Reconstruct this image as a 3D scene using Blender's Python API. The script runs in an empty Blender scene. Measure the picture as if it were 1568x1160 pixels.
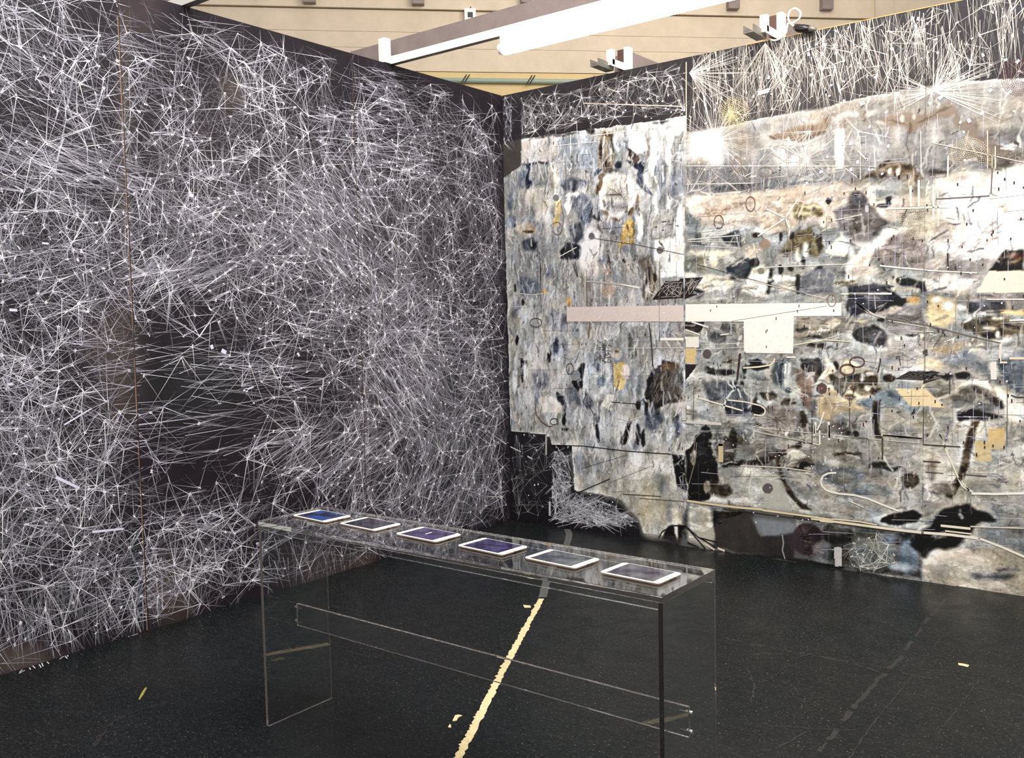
import bpy, math, random
import numpy as np
from mathutils import Matrix, Vector

# ------------------------------------------------------------------ camera
CAM = np.array([4.32155, -5.52424, 1.55]); FPX = 1421.365
YAW, PIT, ROL = 0.6597457, 0.0664881, -0.0215193
_fw = np.array([-math.sin(YAW)*math.cos(PIT), math.cos(YAW)*math.cos(PIT), -math.sin(PIT)])
_r = np.array([math.cos(YAW), math.sin(YAW), 0.0]); _u = np.cross(_r, _fw)
RT = _r*math.cos(ROL) + _u*math.sin(ROL); UP = -_r*math.sin(ROL) + _u*math.cos(ROL)
sc = bpy.context.scene
cam = bpy.data.cameras.new('camera'); co = bpy.data.objects.new('camera', cam); sc.collection.objects.link(co)
cam.sensor_fit = 'HORIZONTAL'; cam.sensor_width = 36.0; cam.lens = 36.0*FPX/1568
cam.clip_start = 0.05; cam.clip_end = 200
co.matrix_world = Matrix(((RT[0], UP[0], -_fw[0], CAM[0]), (RT[1], UP[1], -_fw[1], CAM[1]),
                          (RT[2], UP[2], -_fw[2], CAM[2]), (0, 0, 0, 1)))
sc.camera = co

# ------------------------------------------------------------------ world, light, exposure
wd = bpy.data.worlds.new('hall_air'); sc.world = wd; wd.use_nodes = True
bg = wd.node_tree.nodes['Background']; bg.inputs[0].default_value = (1.0, 0.965, 0.93, 1); bg.inputs[1].default_value = 0.62
sc.view_settings.view_transform = 'Standard'; sc.view_settings.look = 'None'
sc.view_settings.gamma = 1.0; sc.view_settings.use_curve_mapping = False
sc.view_settings.exposure = 0.0

def area(name, loc, target, sx, sy, power, col=(1, 1, 1)):
    l = bpy.data.lights.new(name, 'AREA'); l.shape = 'RECTANGLE'; l.size = sx; l.size_y = sy
    l.energy = power; l.color = col
    o = bpy.data.objects.new(name, l); sc.collection.objects.link(o); o.location = loc
    o.rotation_euler = (Vector(target)-Vector(loc)).to_track_quat('-Z', 'Y').to_euler(); return o
area('hall_light', (3.2, -3.4, 6.2), (0.6, -1.2, 1.2), 3.0, 3.0, 400, (0.98, 0.97, 1.0))
area('hall_light', (5.2, -2.3, 4.6), (3.0, 0.0, 2.2), 1.6, 0.5, 190, (1.0, 0.95, 0.88))
area('hall_light', (2.0, 2.6, 7.0), (-3.6, 4.7, 5.6), 3.0, 1.5, 215, (1.0, 0.92, 0.82))
sp = bpy.data.lights.new('spot_lamp', 'SPOT'); sp.energy = 70; sp.spot_size = math.radians(60); sp.spot_blend = 1; sp.shadow_soft_size = .09
sp.color = (1, .95, .88)
so = bpy.data.objects.new('spot_lamp', sp); sc.collection.objects.link(so)

# ------------------------------------------------------------------ helpers
def rays(px, py):
    px = np.asarray(px, float); py = np.asarray(py, float)
    return _fw + RT*((px-784)/FPX)[..., None] + UP*((580-py)/FPX)[..., None]
def hitR(px, py):          # right wall plane y = 0 -> (s = x, z)
    d = rays(px, py); t = -CAM[1]/d[..., 1]; return np.stack([CAM[0]+d[..., 0]*t, CAM[2]+d[..., 2]*t], -1)
def hitL(px, py):          # left wall plane x = 0 -> (s = -y, z)
    d = rays(px, py); t = -CAM[0]/d[..., 0]; return np.stack([-(CAM[1]+d[..., 1]*t), CAM[2]+d[..., 2]*t], -1)
def hitF(px, py):
    d = rays(px, py); t = -CAM[2]/d[..., 2]; return np.stack([CAM[0]+d[..., 0]*t, CAM[1]+d[..., 1]*t], -1)
def proj(P):
    d = np.asarray(P, float)-CAM; z = d@_fw; return np.stack([784+FPX*(d@RT)/z, 580-FPX*(d@UP)/z], -1)

def lin(c):
    c = [x/255 for x in c]; return tuple(x/12.92 if x <= .04045 else ((x+.055)/1.055)**2.4 for x in c)+(1,)
def hx(h): return tuple(int(h[i:i+2], 16) for i in (0, 2, 4))
def mat(name, col=(128, 128, 128), rough=.5, spec=.5, metal=0, vcol=False, noise=0, nscale=20, bump=0, emit=None, estr=0, trans=0, coat=0):
    m = bpy.data.materials.new(name); m.use_nodes = True; nt = m.node_tree; b = nt.nodes['Principled BSDF']
    b.inputs['Roughness'].default_value = rough; b.inputs['Specular IOR Level'].default_value = spec
    b.inputs['Metallic'].default_value = metal; b.inputs['Base Color'].default_value = lin(col)
    b.inputs['Transmission Weight'].default_value = trans; b.inputs['Coat Weight'].default_value = coat
    src = None
    if vcol:
        a = nt.nodes.new('ShaderNodeVertexColor'); a.layer_name = 'Col'; src = a.outputs['Color']
    if noise:
        tc = nt.nodes.new('ShaderNodeTexCoord'); n = nt.nodes.new('ShaderNodeTexNoise'); n.inputs['Scale'].default_value = nscale
        n.inputs['Detail'].default_value = 8; n.inputs['Roughness'].default_value = .65
        nt.links.new(tc.outputs['Object'], n.inputs['Vector'])
        mr = nt.nodes.new('ShaderNodeMapRange'); mr.inputs['From Min'].default_value = .3; mr.inputs['From Max'].default_value = .7
        mr.inputs['To Min'].default_value = 1-noise; mr.inputs['To Max'].default_value = 1+noise
        nt.links.new(n.outputs['Fac'], mr.inputs['Value'])
        mx = nt.nodes.new('ShaderNodeVectorMath'); mx.operation = 'SCALE'
        if src: nt.links.new(src, mx.inputs[0])
        else: mx.inputs[0].default_value = lin(col)[:3]
        nt.links.new(mr.outputs['Result'], mx.inputs['Scale']); src = mx.outputs['Vector']
        if bump:
            bp = nt.nodes.new('ShaderNodeBump'); bp.inputs['Strength'].default_value = bump; bp.inputs['Distance'].default_value = .01
            nt.links.new(n.outputs['Fac'], bp.inputs['Height']); nt.links.new(bp.outputs['Normal'], b.inputs['Normal'])
    if src: nt.links.new(src, b.inputs['Base Color'])
    if emit: b.inputs['Emission Color'].default_value = lin(emit); b.inputs['Emission Strength'].default_value = estr
    return m

def mesh_obj(name, V, F, m, parent=None, cols=None, origin=None, smooth=False, fmat=None):
    V = np.asarray(V, float)
    if origin is None: origin = np.array([(V[:, 0].min()+V[:, 0].max())/2, (V[:, 1].min()+V[:, 1].max())/2, V[:, 2].min()])
    origin = np.asarray(origin, float)
    me = bpy.data.meshes.new(name)
    F = F if isinstance(F, list) else np.asarray(F)
    if isinstance(F, list):
        me.from_pydata((V-origin).tolist(), [], F)
    else:
        k = F.shape[1]; n = len(F)
        me.vertices.add(len(V)); me.vertices.foreach_set('co', (V-origin).astype(np.float32).ravel())
        me.loops.add(n*k); me.loops.foreach_set('vertex_index', F.astype(np.int32).ravel())
        me.polygons.add(n); me.polygons.foreach_set('loop_start', np.arange(0, n*k, k, dtype=np.int32))
        me.update(calc_edges=True)
    if cols is not None:
        ca = me.color_attributes.new('Col', 'BYTE_COLOR', 'POINT')
        c = np.ones((len(V), 4), np.float32); c[:, :3] = np.clip(np.asarray(cols), 0, 255)/255
        ca.data.foreach_set('color_srgb', c.ravel())
    for mm in (m if isinstance(m, list) else [m]): me.materials.append(mm)
    if fmat is not None: me.polygons.foreach_set('material_index', np.asarray(fmat, np.int32))
    if smooth: me.polygons.foreach_set('use_smooth', [True]*len(me.polygons))
    me.update()
    o = bpy.data.objects.new(name, me); sc.collection.objects.link(o)
    if parent is not None:
        o.parent = parent; o.location = Vector(origin)-Vector(parent.get('_w', parent.location)); o['_w'] = list(map(float, origin))
    else: o.location = origin; o['_w'] = list(map(float, origin))
    return o
def empty(name, loc):
    o = bpy.data.objects.new(name, None); sc.collection.objects.link(o); o.location = loc; o.empty_display_size = .1
    o['_w'] = list(map(float, loc)); return o
def tag(o, label=None, cat=None, group=None, kind=None):
    if label: o['label'] = label
    if cat: o['category'] = cat
    if group: o['group'] = group
    if kind: o['kind'] = kind
    return o
def box(x0, x1, y0, y1, z0, z1, b=0):
    """box, its edges bevelled by b"""
    if b <= 0:
        V = [(x, y, z) for z in (z0, z1) for y in (y0, y1) for x in (x0, x1)]
        return V, [(0, 2, 3, 1), (4, 5, 7, 6), (0, 1, 5, 4), (2, 6, 7, 3), (0, 4, 6, 2), (1, 3, 7, 5)]
    import bmesh
    bm = bmesh.new(); V, F = box(x0, x1, y0, y1, z0, z1)
    vs = [bm.verts.new(v) for v in V]; [bm.faces.new([vs[i] for i in f]) for f in F]
    bmesh.ops.bevel(bm, geom=list(bm.edges), offset=b, segments=2, profile=.5, affect='EDGES')
    bm.verts.index_update(); V = [tuple(v.co) for v in bm.verts]; F = [tuple(v.index for v in f.verts) for f in bm.faces]; bm.free()
    return V, F
def join(parts):
    V = []; F = []
    for v, f in parts:
        n = len(V); V += [tuple(x) for x in v]; F += [tuple(i+n for i in q) for q in f]
    return V, F
def tube(pts, r, n=10):
    pts = [np.asarray(p, float) for p in pts]; V = []; F = []; ref = np.array([.13, .21, .97])
    rr = r if isinstance(r, (list, tuple)) else [r]*len(pts)
    for i, p in enumerate(pts):
        t = pts[min(i+1, len(pts)-1)]-pts[max(i-1, 0)]; t = t/np.linalg.norm(t)
        if i == 0: a = np.cross(t, ref)
        else: a = a-t*(a@t)
        a /= np.linalg.norm(a); b = np.cross(t, a)
        for k in range(n):
            th = 2*math.pi*k/n; V.append(tuple(p+rr[i]*(a*math.cos(th)+b*math.sin(th))))
    for i in range(len(pts)-1):
        for k in range(n):
            F.append((i*n+k, i*n+(k+1) % n, (i+1)*n+(k+1) % n, (i+1)*n+k))
    F.append(tuple(range(n))[::-1]); F.append(tuple((len(pts)-1)*n+k for k in range(n)))
    return V, F

WH = 3.19; SEAM = [0.0, 1.485, 2.96, 4.44]; SEAML = [0.0, 1.490, 3.018, 4.46]
rng = np.random.default_rng(11); random.seed(5)

# ------------------------------------------------------------------ materials
M_floor = None
M_paint = mat('mural_paint', vcol=True, rough=.38, spec=.45, noise=.07, nscale=60, bump=.12)
M_black = mat('black_paint', vcol=True, rough=.5, spec=.2, noise=.25, nscale=9, bump=.05)
M_chalk = mat('white_scratch_paint', vcol=True, rough=.5, spec=.3)
M_ply = mat('plywood_edge', (70, 58, 48), rough=.7, noise=.2, nscale=30)
M_warm = mat('warm_lit_wood_edge', (226, 178, 92), rough=.6, noise=.15, nscale=30)
M_conc = mat('board_marked_concrete', (212, 196, 174), rough=.85, spec=.2, noise=.09, nscale=2.4, bump=.15)
M_conc2 = mat('ochre_painted_concrete', (212, 188, 140), rough=.8, spec=.2, noise=.06, nscale=3, bump=.1)
M_beam = mat('grey_steel', (138, 124, 118), rough=.5, spec=.4, noise=.12, nscale=8)
M_white = mat('white_enamel', (250, 247, 238), rough=.45, spec=.4)
M_brown = mat('dark_brown_steel', (86, 60, 48), rough=.6, noise=.15, nscale=14)
M_tray = mat('galvanised_grey', (120, 116, 106), rough=.45, metal=.3)
M_tube = mat('lit_tube', (255, 250, 240), emit=(255, 240, 222), estr=16)
M_cable = mat('cream_cable', (240, 234, 214), rough=.4)
M_rub = mat('black_plug', (28, 24, 24), rough=.3)
M_pipe = mat('grey_green_conduit', (150, 165, 150), rough=.5)
M_tape = mat('worn_grey_tape', (84, 84, 82), rough=.5, noise=.25, nscale=30, bump=.1)
M_seam = mat('bare_cream_subfloor', (214, 196, 150), rough=.7, noise=.16, nscale=40, bump=.2)
M_scuff = mat('scuffed_vinyl', (38, 36, 34), rough=.5, noise=.6, nscale=60)
M_tab = mat('white_tablet_case', (245, 240, 232), rough=.25, spec=.5)
M_rim = mat('rose_metal_rim', (222, 190, 168), rough=.3, metal=.6)
M_bolt = mat('bright_steel_bolt', (225, 222, 218), rough=.2, metal=.9)
M_dark = mat('dark_detail', (30, 28, 28), rough=.4)

def glass(name, edge):
    m = bpy.data.materials.new(name); m.use_nodes = True; nt = m.node_tree; nt.nodes.clear()
    out = nt.nodes.new('ShaderNodeOutputMaterial'); g = nt.nodes.new('ShaderNodeBsdfGlass')
    g.inputs['IOR'].default_value = 1.49; g.inputs['Roughness'].default_value = 0.0; g.inputs['Color'].default_value = (.985, .99, .99, 1)
    if edge:
        d = nt.nodes.new('ShaderNodeBsdfDiffuse'); d.inputs['Color'].default_value = lin((200, 190, 184)); mx = nt.nodes.new('ShaderNodeMixShader')
        mx.inputs[0].default_value = edge; nt.links.new(g.outputs[0], mx.inputs[1]); nt.links.new(d.outputs[0], mx.inputs[2])
        nt.links.new(mx.outputs[0], out.inputs[0])
    else: nt.links.new(g.outputs[0], out.inputs[0])
    return m
M_acr = glass('clear_acrylic', 0); M_acre = glass('sawn_acrylic_edge', .34); M_acrl = glass('polished_acrylic_edge', .07)

# floor: black dance vinyl, scuffed
def floor_material():
    m = bpy.data.materials.new('black_stage_vinyl'); m.use_nodes = True; nt = m.node_tree; b = nt.nodes['Principled BSDF']
    N = nt.nodes.new; L = nt.links.new
    tc = N('ShaderNodeTexCoord')
    def noise(scale, detail, rough=.6, sx=1, sy=1, rot=0):
        mp = N('ShaderNodeMapping'); mp.inputs['Scale'].default_value = (sx, sy, 1); mp.inputs['Rotation'].default_value = (0, 0, rot)
        n = N('ShaderNodeTexNoise'); n.inputs['Scale'].default_value = scale; n.inputs['Detail'].default_value = detail; n.inputs['Roughness'].default_value = rough
        L(tc.outputs['Object'], mp.inputs[0]); L(mp.outputs[0], n.inputs['Vector']); return n.outputs['Fac']
    def ramp(src, a, b_, ca, cb):
        r = N('ShaderNodeValToRGB'); r.color_ramp.elements[0].position = a; r.color_ramp.elements[1].position = b_
        r.color_ramp.elements[0].color = ca; r.color_ramp.elements[1].color = cb; L(src, r.inputs[0]); return r.outputs[0]
    def add(a, b_, mode='ADD', f=1.0):
        x = N('ShaderNodeMix'); x.data_type = 'RGBA'; x.blend_type = mode; x.inputs[0].default_value = f
        L(a, x.inputs[6]); L(b_, x.inputs[7]); return x.outputs[2]
    base = ramp(noise(1.1, 5), .35, .68, lin((10, 16, 18)), lin((20, 21, 21)))
    fine = ramp(noise(46, 6, .75, 1, 1.8, .4), .50, .68, (0, 0, 0, 1), lin((38, 38, 37)))
    speck = ramp(noise(110, 2, .5), .66, .74, (0, 0, 0, 1), lin((120, 112, 98)))
    streak = ramp(noise(6, 5, .75, 1, 7, .75), .54, .74, (0, 0, 0, 1), lin((28, 27, 26)))
    c = add(add(add(base, fine), speck), streak); L(c, b.inputs['Base Color'])
    rr = N('ShaderNodeMapRange'); L(noise(7, 6), rr.inputs[0]); rr.inputs[1].default_value = .3; rr.inputs[2].default_value = .7
    rr.inputs[3].default_value = .26; rr.inputs[4].default_value = .42; L(rr.outputs[0], b.inputs['Roughness'])
    b.inputs['Specular IOR Level'].default_value = .16
    bp = N('ShaderNodeBump'); bp.inputs['Strength'].default_value = .08; bp.inputs['Distance'].default_value = .004
    L(noise(40, 4), bp.inputs['Height']); L(bp.outputs[0], b.inputs['Normal'])
    return m
M_floor = floor_material()

# ------------------------------------------------------------------ setting: floor, walls
V, F = box(-9, 9, -9, 11.5, -.12, 0); tag(mesh_obj('floor', V, F, M_floor, origin=(0, 0, 0)), kind='structure')
V, F = box(-.12, -.018, -4.46, 0.0, 0, WH-.006); wl = tag(mesh_obj('wall_left', V, F, M_ply), kind='structure')
V, F = box(-.12, 4.44, .018, .12, 0, WH-.006); wr = tag(mesh_obj('wall_right', V, F, M_ply), kind='structure')
V, F = box(1.9, 4.44, .03, .06, WH-.006, WH+.012); tag(mesh_obj('glow_rail_1', V, F, M_warm), kind='structure')  # thin rail added behind the top edge; its yellow imitates a lamp's glow

# ------------------------------------------------------------------ paint marks (flat slivers of paint lying on the panels)
class Marks:
    def __init__(s): s.q = []; s.c = []; s.o = []
    def seg(s, p, q, w0, w1, c0, c1, off=None):
        p = np.asarray(p, float); q = np.asarray(q, float); d = q-p; l = math.hypot(*d)
        if l < 1e-4: return
        n = np.array([-d[1], d[0]])/l*.5
        s.q.append([p+n*w0, p-n*w0, q-n*w1, q+n*w1]); s.c.append([c0, c0, c1, c1]); s.o.append(off if off is not None else random.uniform(.0006, .0022))
    def segs(s, P, Q, W0, W1, C0, C1):
        d = Q-P; l = np.maximum(np.hypot(d[:, 0], d[:, 1]), 1e-5)[:, None]; n = np.stack([-d[:, 1], d[:, 0]], 1)/l*.5
        quad = np.stack([P+n*W0[:, None], P-n*W0[:, None], Q-n*W1[:, None], Q+n*W1[:, None]], 1)
        col = np.stack([C0, C0, C1, C1], 1); o = rng.uniform(.0006, .0020, len(P))
        s.q += list(quad); s.c += list(col); s.o += list(o)
    def quad(s, pts, col, off): s.q.append([np.asarray(p, float) for p in pts]); s.c.append([col]*4); s.o.append(off)
    def poly(s, pts, col, off=.0026):
        """fan of a simple polygon as quads"""
        pts = [np.asarray(p, float) for p in pts]; from mathutils.geometry import tessellate_polygon
        for t in tessellate_polygon([[Vector((p[0], p[1], 0)) for p in pts]]):
            a, b, c = [pts[i] for i in t]; s.quad([a, b, c, (c+a)/2], col, off)
    def build(s, name, parent, s0, s1, side):
        Q = np.array(s.q); C = np.array(s.c, float); O = np.array(s.o)
        out = (Q[:, :, 0].max(1) < s0) | (Q[:, :, 0].min(1) > s1) | (Q[:, :, 1].max(1) < .001) | (Q[:, :, 1].min(1) > WH)
        Q = Q[~out].copy(); C = C[~out]; O = O[~out]
        # clip slivers at the panel edges: slide the ends along the sliver (vertices 0,1 one end; 2,3 the other)
        for ax, lo, hi in ((0, s0+.002, s1-.002), (1, .003, WH-.002)):
            A = Q[:, :2].mean(1); B = Q[:, 2:].mean(1); d = B-A; dd = np.where(np.abs(d[:, ax]) < 1e-9, 1e-9, d[:, ax])
            for lim, sg in ((lo, 1), (hi, -1)):
                t = np.clip((lim-A[:, ax])/dd, 0, 1)
                ma = (A[:, ax]-lim)*sg < 0; Q[ma, :2] += (d*t[:, None])[ma][:, None]
                mb = (B[:, ax]-lim)*sg < 0; Q[mb, 2:] -= (d*(1-t)[:, None])[mb][:, None]
        Q[:, :, 0] = np.clip(Q[:, :, 0], s0+.001, s1-.001); Q[:, :, 1] = np.clip(Q[:, :, 1], .001, WH-.001)
        n = len(Q)
        if n == 0: return None
        if side == 'L':
            P = np.stack([np.repeat(O[:, None], 4, 1), -Q[:, :, 0], Q[:, :, 1]], -1)
        else:
            P = np.stack([Q[:, :, 0], -np.repeat(O[:, None], 4, 1), Q[:, :, 1]], -1)
        o = mesh_obj(name, P.reshape(-1, 3), np.arange(n*4).reshape(n, 4), M_chalk, parent, cols=C.reshape(-1, 3))
        tag(o, kind='stuff'); return o

def G(v): return np.array([v*.97, v*.95, v*1.03])
def network(mk, hubs, reach, nray, hit, tone=(215, 125), warm=(1.0, .98, 1.03), w=(.0034, .0016), aniso=None, k=14, pfree=.4):
    """hubs (n,2) in wall metres: rays from each hub to neighbours and out into the open"""
    n = len(hubs); P = []; Q = []; B = []
    for i in range(n):
        d = np.hypot(*(hubs-hubs[i]).T); idx = np.argsort(d)[1:k+1]; f = min(1.7, rng.lognormal(-.05, .4)); nr = max(2, int(nray*f)); f = min(1.3, .7+.3*f)
        for _ in range(nr):
            if rng.random() > pfree and len(idx):
                j = idx[int(len(idx)*rng.random()**1.3)]
                if d[j] > reach*2.6: continue
                q = hubs[j]+rng.normal(0, .008, 2)
            else:
                L = reach*rng.uniform(.35, 1.7); a = rng.uniform(0, 2*math.pi)
                if aniso is not None:
                    an, st = aniso(hubs[i])
                    if rng.random() < st: a = an+rng.normal(0, .22)+(math.pi if rng.random() < .5 else 0)
                q = hubs[i]+L*np.array([math.cos(a), math.sin(a)])
            P.append(hubs[i]+rng.normal(0, .003, 2)); Q.append(q); B.append(f)
    P = np.array(P); Q = np.array(Q); m = len(P); wm = np.array(warm)
    b = rng.uniform(.7, 1.1, m)*np.array(B)
    mk.segs(P, Q, w[0]*b, w[1]*b, np.outer(tone[0]*b, wm), np.outer(tone[1]*b, wm))
    # bright knots of paint at the hubs
    h = rng.random(n) < .75
    for c in hubs[h]:
        for _ in range(rng.integers(2, 5)):
            a = rng.uniform(0, math.pi); L = rng.uniform(.004, .011); v = np.array([math.cos(a), math.sin(a)])*L; t = min(255, tone[0]*1.15)
            mk.seg(c-v, c+v, .0032, .0024, t*wm, t*wm, .0024)
def bundle(mk, hit, spec, tone=(205, 120), warm=(1, .98, 1.04), w=.0019):
    """strokes running one way inside an ellipse, given in photograph pixels"""
    cx, cy, rx, ry, ang, ln, n = spec; n = int(n*.62) if hit is hitL else n
    a = rng.uniform(0, 2*math.pi, n); r = np.sqrt(rng.random(n)); x = cx+rx*r*np.cos(a); y = cy+ry*r*np.sin(a)
    th = np.radians(ang+rng.normal(0, 9, n)); L = ln*rng.uniform(.3, 1.3, n)/2
    P = hit(x-L*np.cos(th), y-L*np.sin(th)); Q = hit(x+L*np.cos(th), y+L*np.sin(th)); b = rng.uniform(.6, 1.15, n); wm = np.array(warm)
    mk.segs(P, Q, w*b, w*b*.6, np.outer(tone[0]*b, wm), np.outer(tone[1]*b, wm))

# ------------------------------------------------------------------ left mural: black panels under a web of white stars
DX = np.array([-200, 35, 105, 175, 245, 315, 385, 455, 525, 595, 665, 735, 790]); DY = np.array([-60, 35, 105, 175, 245, 315, 385, 455, 525, 595, 665, 735, 805, 875, 945, 1020])
D = np.array([
 [.5,.7,.4,.2,.2,.3,.3,.3,.3,.3,.3,.3,.2],
 [.6,.75,.45,.22,.25,.35,.3,.3,.3,.3,.3,.3,.2],
 [.6,.7,.7,.5,.35,.5,.55,.4,.2,.4,.2,.1,.1],
 [.5,.55,.5,.45,.6,.6,.6,.65,.45,.5,.45,.2,.1],
 [.6,.6,.6,.55,.75,.7,.7,.75,.6,.6,.55,.5,.3],
 [.7,.85,.8,.7,.9,.95,.9,.8,.75,.65,.6,.55,.4],
 [.8,.9,.95,.85,.95,.95,.85,.95,.95,.75,.6,.6,.4],
 [.6,.65,.75,.6,.4,.55,.65,.85,.85,.85,.7,.6,.4],
 [.6,.65,.65,.4,.08,.25,.4,.5,.7,.8,.6,.5,.4],
 [.7,.85,.65,.35,.08,.15,.3,.35,.5,.85,.65,.6,.4],
 [.6,.75,.8,.45,.15,.15,.2,.4,.5,.7,.75,.6,.4],
 [.6,.85,.8,.65,.25,.2,.25,.4,.55,.55,.6,.6,.4],
 [.6,.85,.75,.75,.45,.55,.35,.3,.4,.5,.6,.5,.3],
 [.5,.85,.75,.7,.5,.7,.35,.2,.3,.3,.3,.3,.2],
 [.4,.8,.8,.55,.3,.3,.1,.1,.1,.1,.1,.1,.1],
 [.3,.3,.25,.1,.1,.1,.1,.1,.1,.1,.1,.1,.1]])
def dens(px):
    x = np.clip(px[:, 0], DX[0], DX[-1]); y = np.clip(px[:, 1], DY[0], DY[-1])
    i = np.clip(np.searchsorted(DX, x)-1, 0, len(DX)-2); j = np.clip(np.searchsorted(DY, y)-1, 0, len(DY)-2)
    fx = (x-DX[i])/(DX[i+1]-DX[i]); fy = (y-DY[j])/(DY[j+1]-DY[j])
    return D[j, i]*(1-fx)*(1-fy)+D[j, i+1]*fx*(1-fy)+D[j+1, i]*(1-fx)*fy+D[j+1, i+1]*fx*fy
N = 9500
c = np.stack([rng.uniform(.04, 4.42, N), rng.uniform(.05, WH-.06, N)], 1)
pc = proj(np.stack([np.zeros(N), -c[:, 0], c[:, 1]], 1)); keep = rng.random(N) < dens(pc)**1.4
c = c[keep]
sel = []                                   # thin out hubs that crowd each other
for q in c:
    if all((q[0]-t[0])**2+(q[1]-t[1])**2 > .037**2 for t in sel): sel.append(q)
hubsL = np.array(sel)
AN = [(100, 262, 110, 45, 16), (330, 590, 170, 90, -5), (300, 660, 120, 50, -8), (630, 590, 60, 80, 55), (650, 200, 90, 80, 2), (520, 340, 70, 90, 45),
      (520, 690, 110, 50, -32), (100, 960, 160, 50, 80), (680, 720, 80, 70, -60), (290, 420, 120, 30, -25), (40, 80, 60, 60, 30), (470, 520, 80, 40, 5)]
def anisoL(h):
    p = proj(np.array([0, -h[0], h[1]]))
    for cx, cy, rx, ry, a in AN:
        if ((p[0]-cx)/rx)**2+((p[1]-cy)/ry)**2 < 1: return -math.radians(a), .8   # angle on the wall: s runs leftwards in the picture
    return 0, .12
def anisoLw(h):
    a, s = anisoL(h); return math.pi-a, s
mkL = Marks()
network(mkL, hubsL, .135, 6.5, hitL, tone=(228, 130), warm=(1, .98, 1.04), w=(.0022, .0012), aniso=anisoLw, k=34, pfree=.55)
for spec in [(100,262,105,45,16,110,150),(60,230,60,60,25,120,70),(60,430,70,60,-12,80,80),(300,600,95,75,-3,150,38),(330,655,130,50,-9,150,40),(400,560,110,35,-2,100,60),
             (620,480,60,55,-38,60,150),(665,525,55,32,3,75,90),(632,590,50,75,52,75,260),(520,690,95,40,-34,80,170),(590,215,90,60,3,60,200),(510,350,60,80,42,75,260),
             (290,418,80,22,-22,90,140),(560,430,70,60,35,55,160),(690,700,70,80,-62,40,200),(660,765,70,35,-40,50,120),(110,950,120,55,82,60,120),(40,690,60,80,70,70,90),
             (430,620,80,60,4,110,34),(330,790,110,40,-20,60,60),(440,310,80,70,20,80,120),(380,350,90,60,-30,70,140),(150,560,60,60,-15,80,60),(250,520,70,40,-6,110,16),
             (460,870,80,30,85,45,90),(250,60,110,40,12,90,60),(590,130,50,25,14,70,60),(700,250,70,90,70,40,200),(700,600,60,90,20,40,200),(180,880,90,60,-28,55,140)]:
    bundle(mkL, hitL, spec)
# fine faint threads everywhere
N2 = 30000
fc = np.stack([rng.uniform(.02, 4.42, N2), rng.uniform(.04, WH-.04, N2)], 1); pf = proj(np.stack([np.zeros(N2), -fc[:, 0], fc[:, 1]], 1))
fc = fc[rng.random(N2) < dens(pf)**1.6]; n = len(fc); th = rng.uniform(0, math.pi, n)
for i in range(n):
    a, s_ = anisoLw(fc[i])
    if rng.random() < s_: th[i] = a+rng.normal(0, .2)
L_ = rng.uniform(.03, .14, n); dv = np.stack([np.cos(th), np.sin(th)], 1)*L_[:, None]; b = rng.uniform(.5, 1.1, n)
mkL.segs(fc-dv, fc+dv, np.full(n, .0014), np.full(n, .0009), np.outer(165*b, [1, .985, 1.04]), np.outer(100*b, [1, .985, 1.04]))
# strips and chips of white
for (x0, y0, x1, y1, w_) in [(85,730,121,747,.014),(141,814,189,809,.011),(64,372,74,373,.009),(14,474,26,475,.012),(12,588,20,588,.012),(339,536,346,540,.022),(323,528,325,534,.018),
                             (376,594,378,600,.014),(372,598,388,592,.010),(98,650,140,625,.007),(455,540,458,545,.014),(575,452,577,460,.010),(290,298,296,300,.02),(478,246,480,250,.016)]:
    p, q = hitL(x0, y0), hitL(x1, y1); mkL.seg(p, q, w_, w_*.9, G(225), G(215), .0027)

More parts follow.
